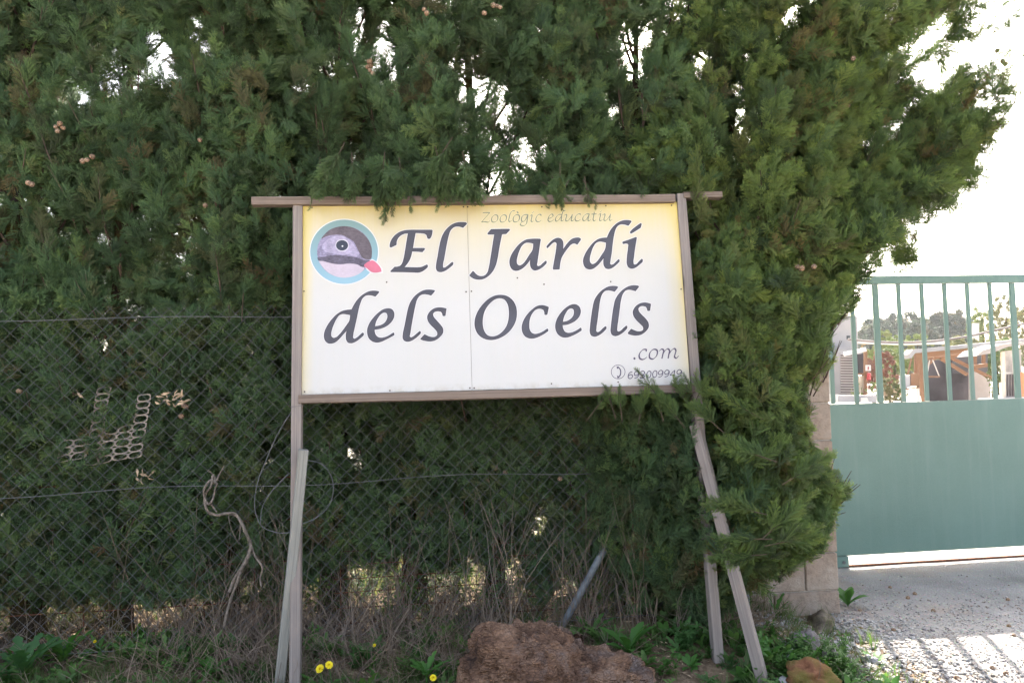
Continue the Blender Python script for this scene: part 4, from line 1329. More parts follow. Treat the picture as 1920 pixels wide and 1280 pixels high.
for i, (x, dy, h, r, nb, lb) in enumerate(defs):
    fl = ()
    if i == 9: fl = [((0.3, 3.72, 0.14), (1.1, 4.5, 1.34), 420, (0, -.6, .5), (3, 3, 3), -0.1, 10)]
    if i in (6, 7): fl = [((x - 0.3, fy(x) + 0.1, 0.40), (x + 0.3, fy(x) + 0.8, 0.95), 110, (0, -.5, .3), (3, 3, 3), -0.05, 9)]
    if i == 8: fl = [((-0.15, 4.1, 0.12), (0.5, 4.7, 1.3), 330, (0, -.5, .5), (3, 3, 3), -0.02, 9)]
    if i < 5: fl = [((x - 0.35, fy(x) + 0.03, 0.30), (x + 0.35, fy(x) + 0.6, 1.2), 150, (0, -.5, .5), (3, 3, 3), -0.1, 10)]
    TREES.append(grow_tree(i, x, hy(x) + dy, h, r, nb, lb, z_lo=0.62, dens=1.0 if x < -0.7 else 0.78, fills=fl))
# the big one at the end of the hedge, bulging over the post and the pillar and fanning to the right
ex = []
rg = random.Random(5)
for i in range(52):
    z = 0.35 + 1.9 * rg.random() ** 0.9
    az = rg.uniform(-2.5, -0.2)
    d = Vector((math.cos(az) * 0.62, math.sin(az) * 0.6, rg.uniform(0.1, 0.5)))
    b0 = Vector((1.28, 4.45, z))
    ex.append((b0, b0 + d, 6, 0.26))
for i in range(16):
    z = 0.45 + 1.4 * rg.random()
    b0 = Vector((1.5, 4.3, z)); d = Vector((rg.uniform(.2, .5), rg.uniform(-.5, .0), rg.uniform(0.0, .3)))
    ex.append((b0, b0 + d, 6, 0.25))
for i in range(46):
    z = 1.7 + 1.9 * rg.random()
    b0 = Vector((1.35 + 0.25 * rg.random(), 4.5 + rg.uniform(-.15, .3), z))
    d = Vector((rg.uniform(0.55, 1.45), rg.uniform(-.55, .35), rg.uniform(0.1, 0.75)))
    ex.append((b0, b0 + d, 8, 0.30))
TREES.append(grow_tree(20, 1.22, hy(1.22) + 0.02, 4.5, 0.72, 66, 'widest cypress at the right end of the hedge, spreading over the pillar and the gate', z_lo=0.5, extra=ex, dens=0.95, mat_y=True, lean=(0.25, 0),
    fills=[((0.95, 3.66, 0.42), (1.95, 4.5, 2.1), 900, (.35, -.6, .35), (3, 3, 3), -0.06, 10),
           ((1.5, 4.1, 1.8), (2.9, 5.0, 3.9), 760, (.8, -.15, .45), (2.2, 2.2, 6.5), 0.13, 9),
           ((1.6, 4.1, 2.6), (3.2, 4.9, 4.2), 420, (.8, -.15, .5), (2.2, 2.2, 6.0), 0.16, 7)]))
# tufts that hang over the top rail and the lower right corner of the board
def tufts(root, lst, col, dens=1.0):
    P, D, S, T = [], [], [], []
    lm = MB()
    rg = random.Random(99)
    for (a, b, n, sc) in lst:
        a, b = Vector(a), Vector(b)
        d = (b - a).normalized()
        lm.tube([a - d * 0.04, a, b], [0.002, 0.002, 0.001], 4, cap=False)
        for j in range(n):
            t = (j + rg.random()) / n
            q = a.lerp(b, t * 0.85)
            sd = (d + Vector((rg.uniform(-.55, .55), rg.uniform(-.4, .4), rg.uniform(-.45, .45))) * (1 - 0.5 * t)).normalized()
            P.append(tuple(q)); D.append(sd); S.append(sc * rg.uniform(.7, 1.05) * (1 - .3 * t)); T.append(0.1 if rg.random() < .3 else 0)
    obj('hanging_twigs', lm, M['twig'], root, kind='stuff')
    scatter('hanging_sprays', P, euler_for(D, [rg.uniform(0, 6.28) for _ in P]), S, [rg.randrange(5) for _ in P], T, col, M['leaf'], root)
def sp3(px, py, off):           # a spot seen against the board, off metres in front of it
    x, z = sl(px, py, off)
    return sw(x, -off, z)
tufts(TREES[6], [(sp3(725, 345, .05), sp3(722, 418, .06), 9, 0.42), (sp3(742, 350, .07), sp3(733, 400, .08), 7, 0.42), (sp3(770, 358, .06), sp3(768, 396, .07), 4, 0.3),
                 (sp3(705, 352, .06), sp3(702, 380, .07), 5, 0.4), (sp3(590, 350, .05), sp3(581, 395, .05), 3, 0.25), (sp3(690, 330, .08), sp3(640, 352, .10), 12, 0.6),
                 (sp3(600, 310, .10), sp3(600, 352, .11), 14, 0.75), (sp3(660, 300, .10), sp3(662, 350, .11), 16, 0.8), (sp3(720, 300, .12), sp3(715, 356, .10), 16, 0.8), (sp3(750, 310, .10), sp3(755, 352, .10), 14, 0.7), (sp3(640, 280, .12), sp3(615, 330, .14), 14, 0.8)], SPRAYS)
tufts(TREES[7], [(sp3(830, 340, .07), sp3(822, 388, .07), 6, 0.4), (sp3(850, 330, .09), sp3(872, 372, .08), 7, 0.42), (sp3(885, 345, .06), sp3(898, 384, .07), 5, 0.35), (sp3(815, 330, .1), sp3(800, 362, .1), 8, 0.5),
                 (sp3(1040, 345, .06), sp3(1055, 388, .06), 6, 0.35), (sp3(1060, 350, .06), sp3(1040, 386, .07), 5, 0.33), (sp3(1030, 350, .06), sp3(1076, 380, .07), 5, 0.3),
                 (sp3(820, 290, .14), sp3(838, 352, .12), 18, 0.9), (sp3(870, 300, .14), sp3(880, 356, .12), 18, 0.85), (sp3(840, 270, .16), sp3(800, 330, .14), 14, 0.8), (sp3(1050, 320, .10), sp3(1050, 362, .10), 12, 0.6), (sp3(960, 290, .10), sp3(950, 345, .10), 12, 0.7)], SPRAYS)
tufts(TREES[8], [(sp3(1098, 345, .06), sp3(1104, 386, .06), 5, 0.32), (sp3(1100, 350, .06), sp3(1120, 388, .06), 4, 0.3)], SPRAYS)
tufts(TREES[9], [(sp3(1255, 770, .10), sp3(1192, 690, .05), 9, 0.42), (sp3(1240, 775, .10), sp3(1225, 712, .06), 7, 0.4), (sp3(1290, 760, .10), sp3(1262, 712, .06), 8, 0.45),
                 (sp3(1150, 770, .06), sp3(1135, 722, .05), 5, 0.35), (sp3(1165, 775, .06), sp3(1160, 730, .06), 6, 0.4), (sp3(1200, 780, .09), sp3(1210, 735, .08), 9, 0.5),
                 (sp3(1110, 775, .05), sp3(1148, 724, .05), 5, 0.33), (sp3(1300, 745, .10), sp3(1285, 705, .07), 5, 0.4), (sp3(1275, 790, .12), sp3(1240, 745, .10), 10, 0.6)], SPRAYS_Y)
tufts(TREES[10], [(sp3(1310, 740, .14), sp3(1350, 668, .12), 8, 0.4), (sp3(1330, 770, .16), sp3(1300, 700, .12), 8, 0.5), (sp3(1345, 800, .18), sp3(1300, 760, .16), 10, 0.6), (sp3(1420, 780, .2), sp3(1330, 730, .2), 12, 0.65),
                  (sp3(1420, 960, .42), sp3(1340, 940, .4), 14, 0.7), (sp3(1430, 1010, .42), sp3(1360, 1010, .4), 14, 0.7), 
                  (sp3(1420, 1040, .40), sp3(1340, 1045, .38), 12, 0.6), (sp3(1440, 860, .42), sp3(1350, 830, .4), 12, 0.65),
                  (sp3(1440, 1000, .40), sp3(1520, 930, .4), 12, 0.7), (sp3(1450, 1020, .40), sp3(1540, 1000, .4), 12, 0.7), (sp3(1480, 900, .40), sp3(1560, 850, .4), 12, 0.6)], SPRAYS_Y)
print('SPRAYS', total_sprays)

# cones
def cone_mesh():
    me = grid_noise_blob('cone', 0.0125, 0.0125, 0.0135, 3.0, amp=0.10, sub=3, freq=2.2)
    me.materials.append(M['cone'])
    me.polygons.foreach_set('use_smooth', [True] * len(me.polygons))
    return me
CONE = cone_mesh()
cone_px = [(105,238),(112,232),(108,246),(118,240),(163,300),(173,294),(155,302),(53,343),(60,346),(693,115),(697,122),(694,132),(699,138),(690,126),(925,10),(932,12),(938,14),(908,25),(795,18),(800,25),(1555,198),(1562,205),(1548,208),(1580,202),(1590,198),(1552,190),(1567,60),(1400,672),(1408,680),(1394,682),(1404,688),(1412,676),(1495,500),(1503,503),(1526,500),(1530,372),(1540,368),(1445,985),(1350,663),(930,878),(948,884),(915,900),(1050,897),(375,263),(385,385),(812,210),(640,345),(1735,325),(1740,318),(1870,95),(1880,115),(1885,120),(1852,140),(1740,290),(1790,325),(1560,45),(1440,760),(1455,758),(1660,90),(1600,110),(1470,605),(1480,600),(345,760),(340,780),(350,762),(35,733),(38,735),(283,803)]
rg = random.Random(77)
for (px, py) in cone_px:
    if px > 1120:
        Y = 3.82 if (px < 1560 and py > 380) else 4.15
        if px > 1640: Y = 4.5
        tr = TREES[10]
    else:
        x0 = (px - 960) / F * 4.1
        Y = 3.95 if py < 560 else fy(x0) + 0.06
        tr = min(TREES, key=lambda t: abs(wm(t).translation.x - x0))
    p = at(px, py, Y + rg.uniform(-.02, .04))
    mw = Matrix.Translation(p) @ Euler((rg.random() * 6, rg.random() * 6, rg.random() * 6)).to_matrix().to_4x4() @ Matrix.Scale(rg.uniform(0.85, 1.15), 4)
    obj('cone', CONE, None, tr, mw)
# ================================================================== verge plants
def blade_clump(name, seed, n, h, spread, w, mat, bend=0.5, stiff=False):
    rg = random.Random(seed)
    V, Fc = [], []
    for i in range(n):
        a = rg.uniform(0, 6.28); r = rg.uniform(0, spread)
        p = Vector((r * math.cos(a), r * math.sin(a), 0))
        az = rg.uniform(0, 6.28)
        hh = h * rg.uniform(0.45, 1.0)
        out = Vector((math.cos(az), math.sin(az), 0))
        side = Vector((-out.y, out.x, 0)) * (w / 2)
        bd = bend * rg.uniform(0.3, 1.0)
        o = len(V)
        m_ = 4
        for k in range(m_):
            t = k / m_
            c = p + Vector((0, 0, hh * t * (1 - 0.25 * bd * t))) + out * (hh * bd * t * t)
            V.extend([tuple(c - side * (1 - t * 0.7)), tuple(c + side * (1 - t * 0.7) + Vector((0, 0, 0.0003)))])
        V.append(tuple(p + Vector((0, 0, hh * (1 - 0.25 * bd))) + out * hh * bd))
        for k in range(m_ - 1):
            Fc.extend([(o + 2 * k, o + 2 * k + 1, o + 2 * k + 3), (o + 2 * k, o + 2 * k + 3, o + 2 * k + 2)])
        Fc.append((o + 2 * m_ - 2, o + 2 * m_ - 1, o + 2 * m_))
    me = tri_mesh(name, V, Fc); me.materials.append(mat)
    return bpy.data.objects.new(name + '_source', me)
def stem_clump(name, seed, n, h, spread, r, mat, tangle=0.3):
    rg = random.Random(seed)
    k = MB()
    for i in range(n):
        a = rg.uniform(0, 6.28); q = rg.uniform(0, spread)
        p = Vector((q * math.cos(a), q * math.sin(a), 0))
        d = Vector((rg.gauss(0, tangle), rg.gauss(0, tangle), 1)).normalized()
        hh = h * rg.uniform(0.4, 1.0)
        pts = [p.copy()]
        for j in range(4):
            d = (d + Vector((rg.gauss(0, .12), rg.gauss(0, .12), -0.03))).normalized()
            p = p + d * hh / 4
            pts.append(p.copy())
            if rg.random() < 0.4:
                e = (d + Vector((rg.gauss(0, .6), rg.gauss(0, .6), 0.1))).normalized()
                k.tube([p, p + e * hh * 0.22], [r * .6, r * .3], 3, cap=False)
        k.tube(pts, [r * (1 - .15 * j) for j in range(5)], 3, cap=False)
    me = k.mesh(name); me.materials.append(mat)
    return bpy.data.objects.new(name + '_source', me)
def leaf_blade(V, Fc, p, d, up, L, W, lobes, rg, curl=0.3):
    """a lobed leaf as a folded strip with a jagged outline"""
    d = d.normalized(); s = d.cross(up).normalized(); u = s.cross(d)
    o = len(V)
    n = 9
    for i in range(n + 1):
        t = i / n
        w = W * (math.sin(math.pi * min(1, t * 0.92 + 0.06)) ** 0.7) * (1 if i % 2 == 0 else 1 - lobes) * (0.35 + 0.65 * t if t < .5 else 1)
        if i == n: w = W * 0.1
        c = p + d * L * t + u * (L * curl * (t - 1.3 * t * t))
        V.extend([tuple(c - s * w + u * w * 0.25), tuple(c), tuple(c + s * w + u * w * 0.25)])
    for i in range(n):
        a = o + i * 3
        Fc.extend([(a, a + 1, a + 4), (a, a + 4, a + 3), (a + 1, a + 2, a + 5), (a + 1, a + 5, a + 4)])
def rosette(name, seed, n, L, W, lobes, mat, el=(0.2, 0.9)):
    rg = random.Random(seed)
    V, Fc = [], []
    for i in range(n):
        az = i * 2.4 + rg.uniform(-.3, .3); e = rg.uniform(*el)
        d = Vector((math.cos(az) * math.cos(e), math.sin(az) * math.cos(e), math.sin(e)))
        leaf_blade(V, Fc, Vector((0, 0, 0)), d, Vector((0, 0, 1)), L * rg.uniform(.6, 1.1), W * rg.uniform(.7, 1.1), lobes, rg)
    me = tri_mesh(name, V, Fc); me.materials.append(mat)
    return bpy.data.objects.new(name + '_source', me)
def feathery(name, seed, n, h, mat):
    """leafy stems with many small divided leaves"""
    rg = random.Random(seed)
    V, Fc = [], []
    for i in range(n):
        az = rg.uniform(0, 6.28); d = Vector((math.cos(az) * .5, math.sin(az) * .5, 1)).normalized()
        p = Vector((rg.uniform(-.03, .03), rg.uniform(-.03, .03), 0))
        hh = h * rg.uniform(.5, 1)
        for j in range(9):
            q = p + d * hh * (j + 1) / 9
            for s_ in range(3):
                a = rg.uniform(0, 6.28)
                e = Vector((math.cos(a), math.sin(a), rg.uniform(0.1, .7)))
                leaf_blade(V, Fc, q, e, Vector((0, 0, 1)), 0.028 * rg.uniform(.6, 1.2), 0.008, 0.55, rg)
    me = tri_mesh(name, V, Fc); me.materials.append(mat)
    return bpy.data.objects.new(name + '_source', me)

C_GRASS = collection('grass_sources', [blade_clump('grass', i, 16, 0.13, 0.05, 0.0035, M['grass'], 0.7) for i in range(4)])
C_TALL = collection('tall_grass_sources', [blade_clump('tall_grass', 20 + i, 18, 0.34, 0.07, 0.005, M['grass'], 0.5) for i in range(3)])
C_STRAW = collection('dry_stem_sources', [stem_clump('dry_stem', i, 7, 0.26, 0.09, 0.0017, M['straw'], 0.95) for i in range(5)])
C_THICK = collection('thicket_sources', [stem_clump('thicket_stem', 80 + i, 5, 0.45, 0.16, 0.0020, M['straw'], 0.45) for i in range(3)] + [feathery('thicket_leaf', 90 + i, 9, 0.5, M['weed']) for i in range(3)])
C_REED = collection('tall_dry_stem_sources', [stem_clump('tall_dry_stem', 40 + i, 4, 0.75, 0.05, 0.0019, M['straw'], 0.10) for i in range(3)])
C_WEED = collection('weed_sources', [rosette('weed', 1, 11, 0.13, 0.022, 0.45, M['weed']), rosette('weed', 2, 9, 0.10, 0.026, 0.2, M['weed'], (0.4, 1.2)), feathery('weed', 3, 5, 0.13, M['weed']), rosette('weed', 4, 12, 0.07, 0.017, 0.1, M['weed'], (0.1, 1.0))])

def field(name, col, n, xr, yr, sc, nv, seed, dens=None, tint=(0, 0.2), label=None, mat=None, lean=0.25, rise=-0.005):
    rg = random.Random(seed)
    P, D, S, T, K = [], [], [], [], []
    tries = 0
    while len(P) < n and tries < n * 30:
        tries += 1
        x, y = rg.uniform(*xr), rg.uniform(*yr)
        if dens and rg.random() > dens(x, y): continue
        P.append((x, y, gh(x, y) + rise))
        D.append(Vector((rg.gauss(0, lean), rg.gauss(0, lean), 1)).normalized())
        S.append(rg.uniform(*sc)); T.append(rg.uniform(*tint)); K.append(rg.randrange(nv))
    o = scatter(name, P, euler_for(D, [rg.uniform(0, 6.28) for _ in P]), S, K, T, col, mat or M['grass'])
    if label: o['label'] = label
    return o
def n2(x, y, s, o=0): return noise.noise(Vector((x * s, y * s, o)))
verge = lambda x: 1 - sst(1.35, 1.72, x)
field('verge_grass', C_GRASS, 1900, (-3.6, 1.9), (2.9, 4.6), (0.45, 1.1), 4, 1, lambda x, y: verge(x) * (0.25 + 0.9 * sst(-.15, .3, n2(x, y, 1.8))) * (1 - 0.85 * sst(3.6, 3.9, y)), label='short grass on the verge below the sign')
field('verge_weeds', C_WEED, 1250, (-3.6, 1.7), (3.2, 4.2), (0.5, 1.15), 4, 2, lambda x, y: verge(x) * (0.1 + sst(-.1, .35, n2(x, y, 1.5, 4))) * (1 - 0.85 * sst(3.7, 4.1, y)) * (0.85 if x > 0.9 else 1.6 if x < -1.1 else 1), tint=(0, 0.25), mat=M['weed'], label='green leafy weeds on the verge')
field('dry_stems', C_STRAW, 850, (-3.6, 1.3), (3.4, 4.6), (0.6, 1.3), 5, 3, lambda x, y: (0.25 + sst(-.2, .3, n2(x, y, 1.2, 8))) * (0.35 + 0.65 * sst(3.55, 3.95, y)) * (1 if x < -0.2 else 0.25), tint=(0, 0.5), mat=M['straw'], label='tangle of dry brown stems at the foot of the fence')
field('tall_dry_stems', C_REED, 170, (-2.2, 0.9), (4.0, 4.5), (0.6, 1.15), 3, 4, lambda x, y: 0.35 + (0.65 if -1.6 < x < -0.5 else 0.2), mat=M['straw'], label='tall dry stalks standing in the fence', lean=0.12)
field('thicket', C_THICK, 380, (-4, 1.3), (4.25, 5.6), (0.6, 1.25), 6, 51, None, tint=(0, 0.5), label='dim tangle of stems and leaves between the cypress trunks')
field('litter_grass', C_TALL, 300, (-4, 1.2), (4.9, 9.0), (0.5, 1.25), 3, 5, lambda x, y: 0.3 + sst(-.2, .3, n2(x, y, .8, 2)), tint=(0, 0.8), label='sunlit tall grass beyond the hedge')
field('far_grass', C_GRASS, 1300, (-6, 1.4), (4.7, 10.0), (0.7, 1.6), 4, 6, None, tint=(0.0, 0.9), label='sunlit grass beyond the hedge', )
field('drive_edge_grass', C_GRASS, 90, (1.3, 1.95), (3.0, 4.75), (0.5, 1.2), 4, 9, lambda x, y: 1 - sst(1.6, 1.95, x), label='sparse grass along the edge of the concrete')

# twigs, leaf litter
def litter():
    rg = random.Random(8)
    V, Fc = [], []
    for i in range(9000):
        x = rg.uniform(-3.6, 1.9); y = rg.uniform(3.0, 6.2)
        if y > 4.9 and x > 1.0: continue
        z = gh(x, y) + rg.uniform(0.001, 0.012)
        a = rg.uniform(0, 6.28); l = rg.uniform(0.008, 0.03); w = rg.uniform(0.0015, 0.004)
        c, s_ = math.cos(a) * l, math.sin(a) * l
        o = len(V)
        V += [(x - c, y - s_, z), (x + s_ * w / l, y - c * w / l, z + w), (x + c, y + s_, z + rg.uniform(-.003, .01)), (x - s_ * w / l, y + c * w / l, z)]
        Fc.append((o, o + 1, o + 2, o + 3))
    me = tri_mesh('leaf_litter', V, Fc)
    o = obj('leaf_litter', me, M['deadleaf'], kind='stuff'); o['label'] = 'reddish brown dead cypress litter on the ground'
litter()

# gravel
def stone_sources():
    out = []
    g = simple('pale_gravel', (0.34, 0.325, 0.31), 0.9, 0.35, 60, bump=0.3)
    g2 = simple('brown_gravel', (0.28, 0.235, 0.20), 0.9, 0.35, 60, bump=0.3)
    g3 = simple('dark_gravel', (0.22, 0.2, 0.2), 0.8, 0.3, 60)
    for i in range(8):
        me = grid_noise_blob('gravel', 0.012, 0.010, 0.007, 20.0 + i, amp=0.35, sub=1, freq=1.2)
        me.materials.append([g, g, g2, g, g2, g, g3, g][i])
        out.append(bpy.data.objects.new('gravel_source', me))
    return collection('gravel_sources', out)
C_STONE = stone_sources()
field('gravel', C_STONE, 11000, (1.35, 5.0), (2.9, 5.6), (0.25, 0.75), 8, 12, lambda x, y: (0.35 + 0.65 * sst(5.2, 4.2, y)) * sst(1.3, 1.8, x) * (1 if y < 5.0 else 0.15), mat=M['cone'], rise=0.009, label='small stones strewn over the driveway')
field('verge_gravel', C_STONE, 1800, (1.0, 2.3), (3.2, 4.6), (0.5, 1.4), 8, 13, lambda x, y: sst(1.15, 1.6, x) * (1 - sst(1.9, 2.3, x)), mat=M['cone'], rise=0.009, label='loose gravel between the verge and the concrete')
field('fallen_cones', collection('fallen_cone_sources', [bpy.data.objects.new('fallen_cone_source', CONE)]), 46, (1.7, 4.6), (3.3, 5.4), (0.8, 1.05), 1, 14, None, mat=M['cone'], rise=0.009, label='round brown cones fallen on the driveway')

# large leafy weeds one can tell apart
def big_weed(name, px, py, z, n, L, W, lobes, seed, label, el=(0.3, 1.1), mat=None):
    p = on_ground(px, py, z)
    s = rosette('leaves', seed, n, L, W, lobes, mat or M['weed'], el)
    r = empty(name, p, label, 'plant')
    obj('leaves', s.data, None, r, Matrix.Translation(p))
    k = MB(); k.tube([p - Vector((0, 0, .03)), p + Vector((0, 0, .02))], 0.004, 5)
    obj('stem', k, M['weed'], r)
big_weed('broadleaf_weed', 1590, 1135, 0.01, 9, 0.17, 0.028, 0.15, 31, 'leafy green weed sprouting at the right corner of the pillar base', (0.5, 1.2))
big_weed('broadleaf_weed', 1455, 1160, 0.06, 6, 0.17, 0.02, 0.5, 32, 'upright jagged weed against the block pillar, behind the rocks', (0.9, 1.4))
big_weed('broadleaf_weed', 1640, 1245, 0.01, 8, 0.09, 0.02, 0.25, 33, 'small green weed in the gravel right of the rocks', (0.2, 0.9))
big_weed('broadleaf_weed', 1180, 1225, 0.13, 8, 0.17, 0.035, 0.25, 34, 'broad leaved weed just right of the rotten stump', (0.4, 1.2))
big_weed('broadleaf_weed', 40, 1265, 0.12, 12, 0.22, 0.045, 0.55, 35, 'large lobed weed in the lower left corner', (0.3, 1.0))
big_weed('broadleaf_weed', 120, 1240, 0.12, 10, 0.18, 0.035, 0.5, 36, 'second lobed weed from the lower left corner', (0.3, 1.1))
big_weed('broadleaf_weed', 395, 1262, 0.12, 10, 0.11, 0.028, 0.3, 37, 'round leaved weed left of the left brace of the sign', (0.2, 1.0))
big_weed('broadleaf_weed', 800, 1268, 0.12, 12, 0.13, 0.028, 0.5, 38, 'lobed weed between the dandelions and the stump', (0.3, 1.1))
big_weed('broadleaf_weed', 690, 1238, 0.12, 10, 0.12, 0.026, 0.45, 39, 'lobed weed right of the two dandelions', (0.3, 1.1))
big_weed('broadleaf_weed', 1110, 1195, 0.13, 9, 0.15, 0.028, 0.35, 40, 'leafy weed behind the stump beside the leaning grey pole', (0.5, 1.2))

# dandelions
yel = simple('dandelion_yellow', (0.75, 0.60, 0.02), 0.7, 0.1)
def dandelion(px, py, zt, tilt, size, label):
    p = on_ground(px, py, zt)
    b = Vector((p.x + 0.01, p.y + 0.02, gh(p.x, p.y)))
    r = empty('dandelion', b, label, 'flower', 'yellow dandelions on the verge')
    rg = random.Random(px)
    V, Fc = [], []
    ax = Vector((tilt, -0.75, 0.65)).normalized()
    a = ax.cross(Vector((0, 0, 1))).normalized(); c = ax.cross(a)
    for ring, (nn, ll, el) in enumerate(((22, 1.0, 0.15), (18, 0.8, 0.45), (14, 0.55, 0.8), (9, 0.35, 1.2))):
        for i in range(nn):
            t = 2 * math.pi * (i + ring * .5) / nn + rg.uniform(-.08, .08)
            d = (a * math.cos(t) + c * math.sin(t)) * math.cos(el) + ax * math.sin(el)
            s = d.cross(ax).normalized() * 0.0016
            o = len(V)
            e = p + d * size * ll
            V += [tuple(p - s), tuple(p + s), tuple(e + s * 1.1 + ax * ring * 0.001), tuple(e - s * 1.1 + ax * ring * 0.001)]
            Fc.append((o, o + 1, o + 2, o + 3))
    obj('petals', tri_mesh('petals', V, Fc), yel, r)
    k = MB(); k.tube([b, b.lerp(p, .5) + Vector((0.006, 0, 0)), p], 0.0018, 6)
    obj('stem', k, M['weed'], r)
dandelion(600, 1253, 0.20, -0.3, 0.019, 'larger yellow dandelion flower, lower left of the pair beside the left post')
dandelion(617, 1246, 0.215, 0.3, 0.017, 'yellow dandelion flower, upper right of the pair beside the left post')
dandelion(812, 1270, 0.19, 0.2, 0.014, 'single yellow dandelion flower just left of the stump')
dandelion(702, 1209, 0.19, -0.2, 0.008, 'tiny half open yellow dandelion right of the pair')
dandelion(178, 1202, 0.19, 0.0, 0.008, 'tiny yellow dandelion bud in the weeds at the lower left')

# ================================================================== rotten stump
def stump():
    bm = bmesh.new()
    bmesh.ops.create_icosphere(bm, subdivisions=7, radius=1.0)
    c = at(1048, 1287, 3.45)
    ridge = [(-0.40, 0.08), (-0.36, 0.19), (-0.27, 0.262), (-0.17, 0.26), (-0.05, 0.225), (0.05, 0.19), (0.12, 0.14), (0.2, 0.115), (0.3, 0.11), (0.36, 0.06), (0.4, 0.0)]
    for v in bm.verts:
        p = v.co.copy()
        x = p.x * 0.40
        top = interp(ridge, x)
        z = (p.z / max(0.25, math.sqrt(max(0.0, 1 - p.x * p.x))) * max(0.03, top) if p.z > 0 else p.z * 0.2) 
        y = p.y * (0.26 if p.x < 0.3 else 0.26 - 0.12 * (p.x - 0.3))
        q = Vector((x, y, z))
        n1 = noise.fractal(q * 6 + Vector((3, 1, 0)), 1.0, 2.0, 4)
        n2_ = noise.fractal(Vector((q.x * 11, q.y * 11, q.z * 12)) + Vector((3, 8, 0)), 0.8, 2.1, 5)
        ridged = 1 - abs(noise.noise(q * 11 + Vector((5, 5, 2)))) * 2
        crack = max(0.0, 1 - abs(noise.noise(Vector((q.x * 14, q.y * 14, q.z * 30)) + Vector((n1, 0, 9)))) * 9)
        nrm = Vector((p.x, p.y, p.z)).normalized()
        vd = noise.voronoi(Vector((q.x * 24, q.y * 24, q.z * 28)) + Vector((n1 * 2, 0, 0)))[0]
        vd2 = noise.voronoi(Vector((q.x * 7 + q.z * 3, q.y * 8, q.z * 8 - q.x * 2)) + Vector((0, n1, 4)))[0]
        plates = 0.007 * min(1, (vd[1] - vd[0]) * 5) + 0.018 * min(1, (vd2[1] - vd2[0]) * 5.0)
        disp = 0.045 * n1 + 0.016 * n2_ + 0.020 * ridged - 0.012 * crack + plates - 0.02
        # hollow with a dark gap on the upper right
        hx = (x - 0.13) / 0.10; hz = (z - 0.17) / 0.045
        hollow = math.exp(-(hx * hx + hz * hz)) * (1 if p.y < 0.3 else 0.3)
        v.co = c + q + nrm * disp + Vector((0, 0.06, -0.03)) * hollow
    me = bpy.data.meshes.new('rotten_stump'); bm.to_mesh(me); bm.free()
    t = NT('rotten_wood')
    co = t.coord()
    n1 = t.noise(co, 7, 6, 0.7)
    crumb = t.n('ShaderNodeTexVoronoi', {'Vector': t.mapping(co, (1, 1, 2.2)), 'Scale': 38.0}, feature='DISTANCE_TO_EDGE').outputs[0]
    n3 = t.noise(co, 60, 5, 0.75)
    col = t.ramp(n1, [(0.30, (0.045, 0.028, 0.022)), (0.45, (0.155, 0.088, 0.058)), (0.58, (0.235, 0.14, 0.092)), (0.78, (0.34, 0.24, 0.185))])
    gy = t.ramp(t.noise(co, 4.2, 5, 0.6), [(0.52, (0, 0, 0)), (0.66, (0.75,) * 3)])
    col = t.mix(gy, col, t.ramp(n3, [(0.35, (0.10, 0.08, 0.075)), (0.65, (0.26, 0.22, 0.205))]))
    ck = t.ramp(crumb, [(0.0, (0.9,) * 3), (0.07, (0, 0, 0))])
    ck = t.mix(1.0, ck, t.ramp(t.noise(co, 9, 3), [(0.4, (0, 0, 0)), (0.55, (1, 1, 1))]), 'MULTIPLY')
    col = t.mix(ck, col, (0.05, 0.028, 0.022))
    nrm = t.bump(t.math('ADD', t.math('MULTIPLY', n3, 0.7), t.math('MULTIPLY', crumb, 2.0)), 0.9, 0.012)
    o = obj('rotten_stump', me, t.done(t.principled(col, 0.9, nrm, spec=0.15)), smooth=True)
    tag(o, 'reddish brown rotten tree stump lying in the grass in front of the sign', 'stump')
stump()

# ================================================================== rocks beside the pillar
def rock(px, py, depth, rx, ry, rz, seed, mat, label, sharp=0.0):
    p = at(px, py, depth)
    me = grid_noise_blob('rock', rx, ry, rz, seed, amp=0.42, sub=4, freq=1.5, sharp=0.0)
    o = obj('rock', me, mat, None, Matrix.Translation(p) @ Euler((0.1 * seed, 0.2, seed)).to_matrix().to_4x4(), smooth=True)
    tag(o, label, 'rock', 'rocks at the foot of the pillar')
def rock_mat(name, a, b, c, moss=0.0):
    t = NT(name)
    co = t.coord()
    n1 = t.noise(co, 14, 6, 0.7); n3 = t.noise(co, 5, 4)
    col = t.ramp(n1, [(0.35, a), (0.55, b), (0.7, c)])
    if moss:
        col = t.mix(t.ramp(n3, [(0.42, (0, 0, 0)), (0.58, (moss,) * 3)]), col, (0.13, 0.12, 0.03))
    return t.done(t.principled(col, 0.95, t.bump(t.noise(co, 45, 5, 0.7), 0.9, 0.012), spec=0.1))
orange = rock_mat('orange_mossy_rock', (0.16, 0.07, 0.04), (0.26, 0.12, 0.065), (0.32, 0.20, 0.13), 0.9)
greyr = rock_mat('grey_rock', (0.13, 0.11, 0.115), (0.25, 0.22, 0.21), (0.38, 0.34, 0.32))
paler = rock_mat('pale_rock', (0.26, 0.25, 0.26), (0.40, 0.38, 0.38), (0.55, 0.52, 0.50))
mossr = rock_mat('dark_mossy_rock', (0.09, 0.075, 0.06), (0.17, 0.14, 0.11), (0.26, 0.22, 0.18), 0.6)
rock(1522, 1268, 3.55, 0.095, 0.10, 0.065, 1.3, orange, 'orange brown mossy rock, nearest to the view at the bottom edge')
rock(1512, 1212, 3.95, 0.06, 0.08, 0.085, 2.1, greyr, 'pointed dark grey rock behind the orange rock')
rock(1480, 1238, 3.8, 0.055, 0.05, 0.045, 3.7, paler, 'pale grey rock between the brace foot and the orange rock')
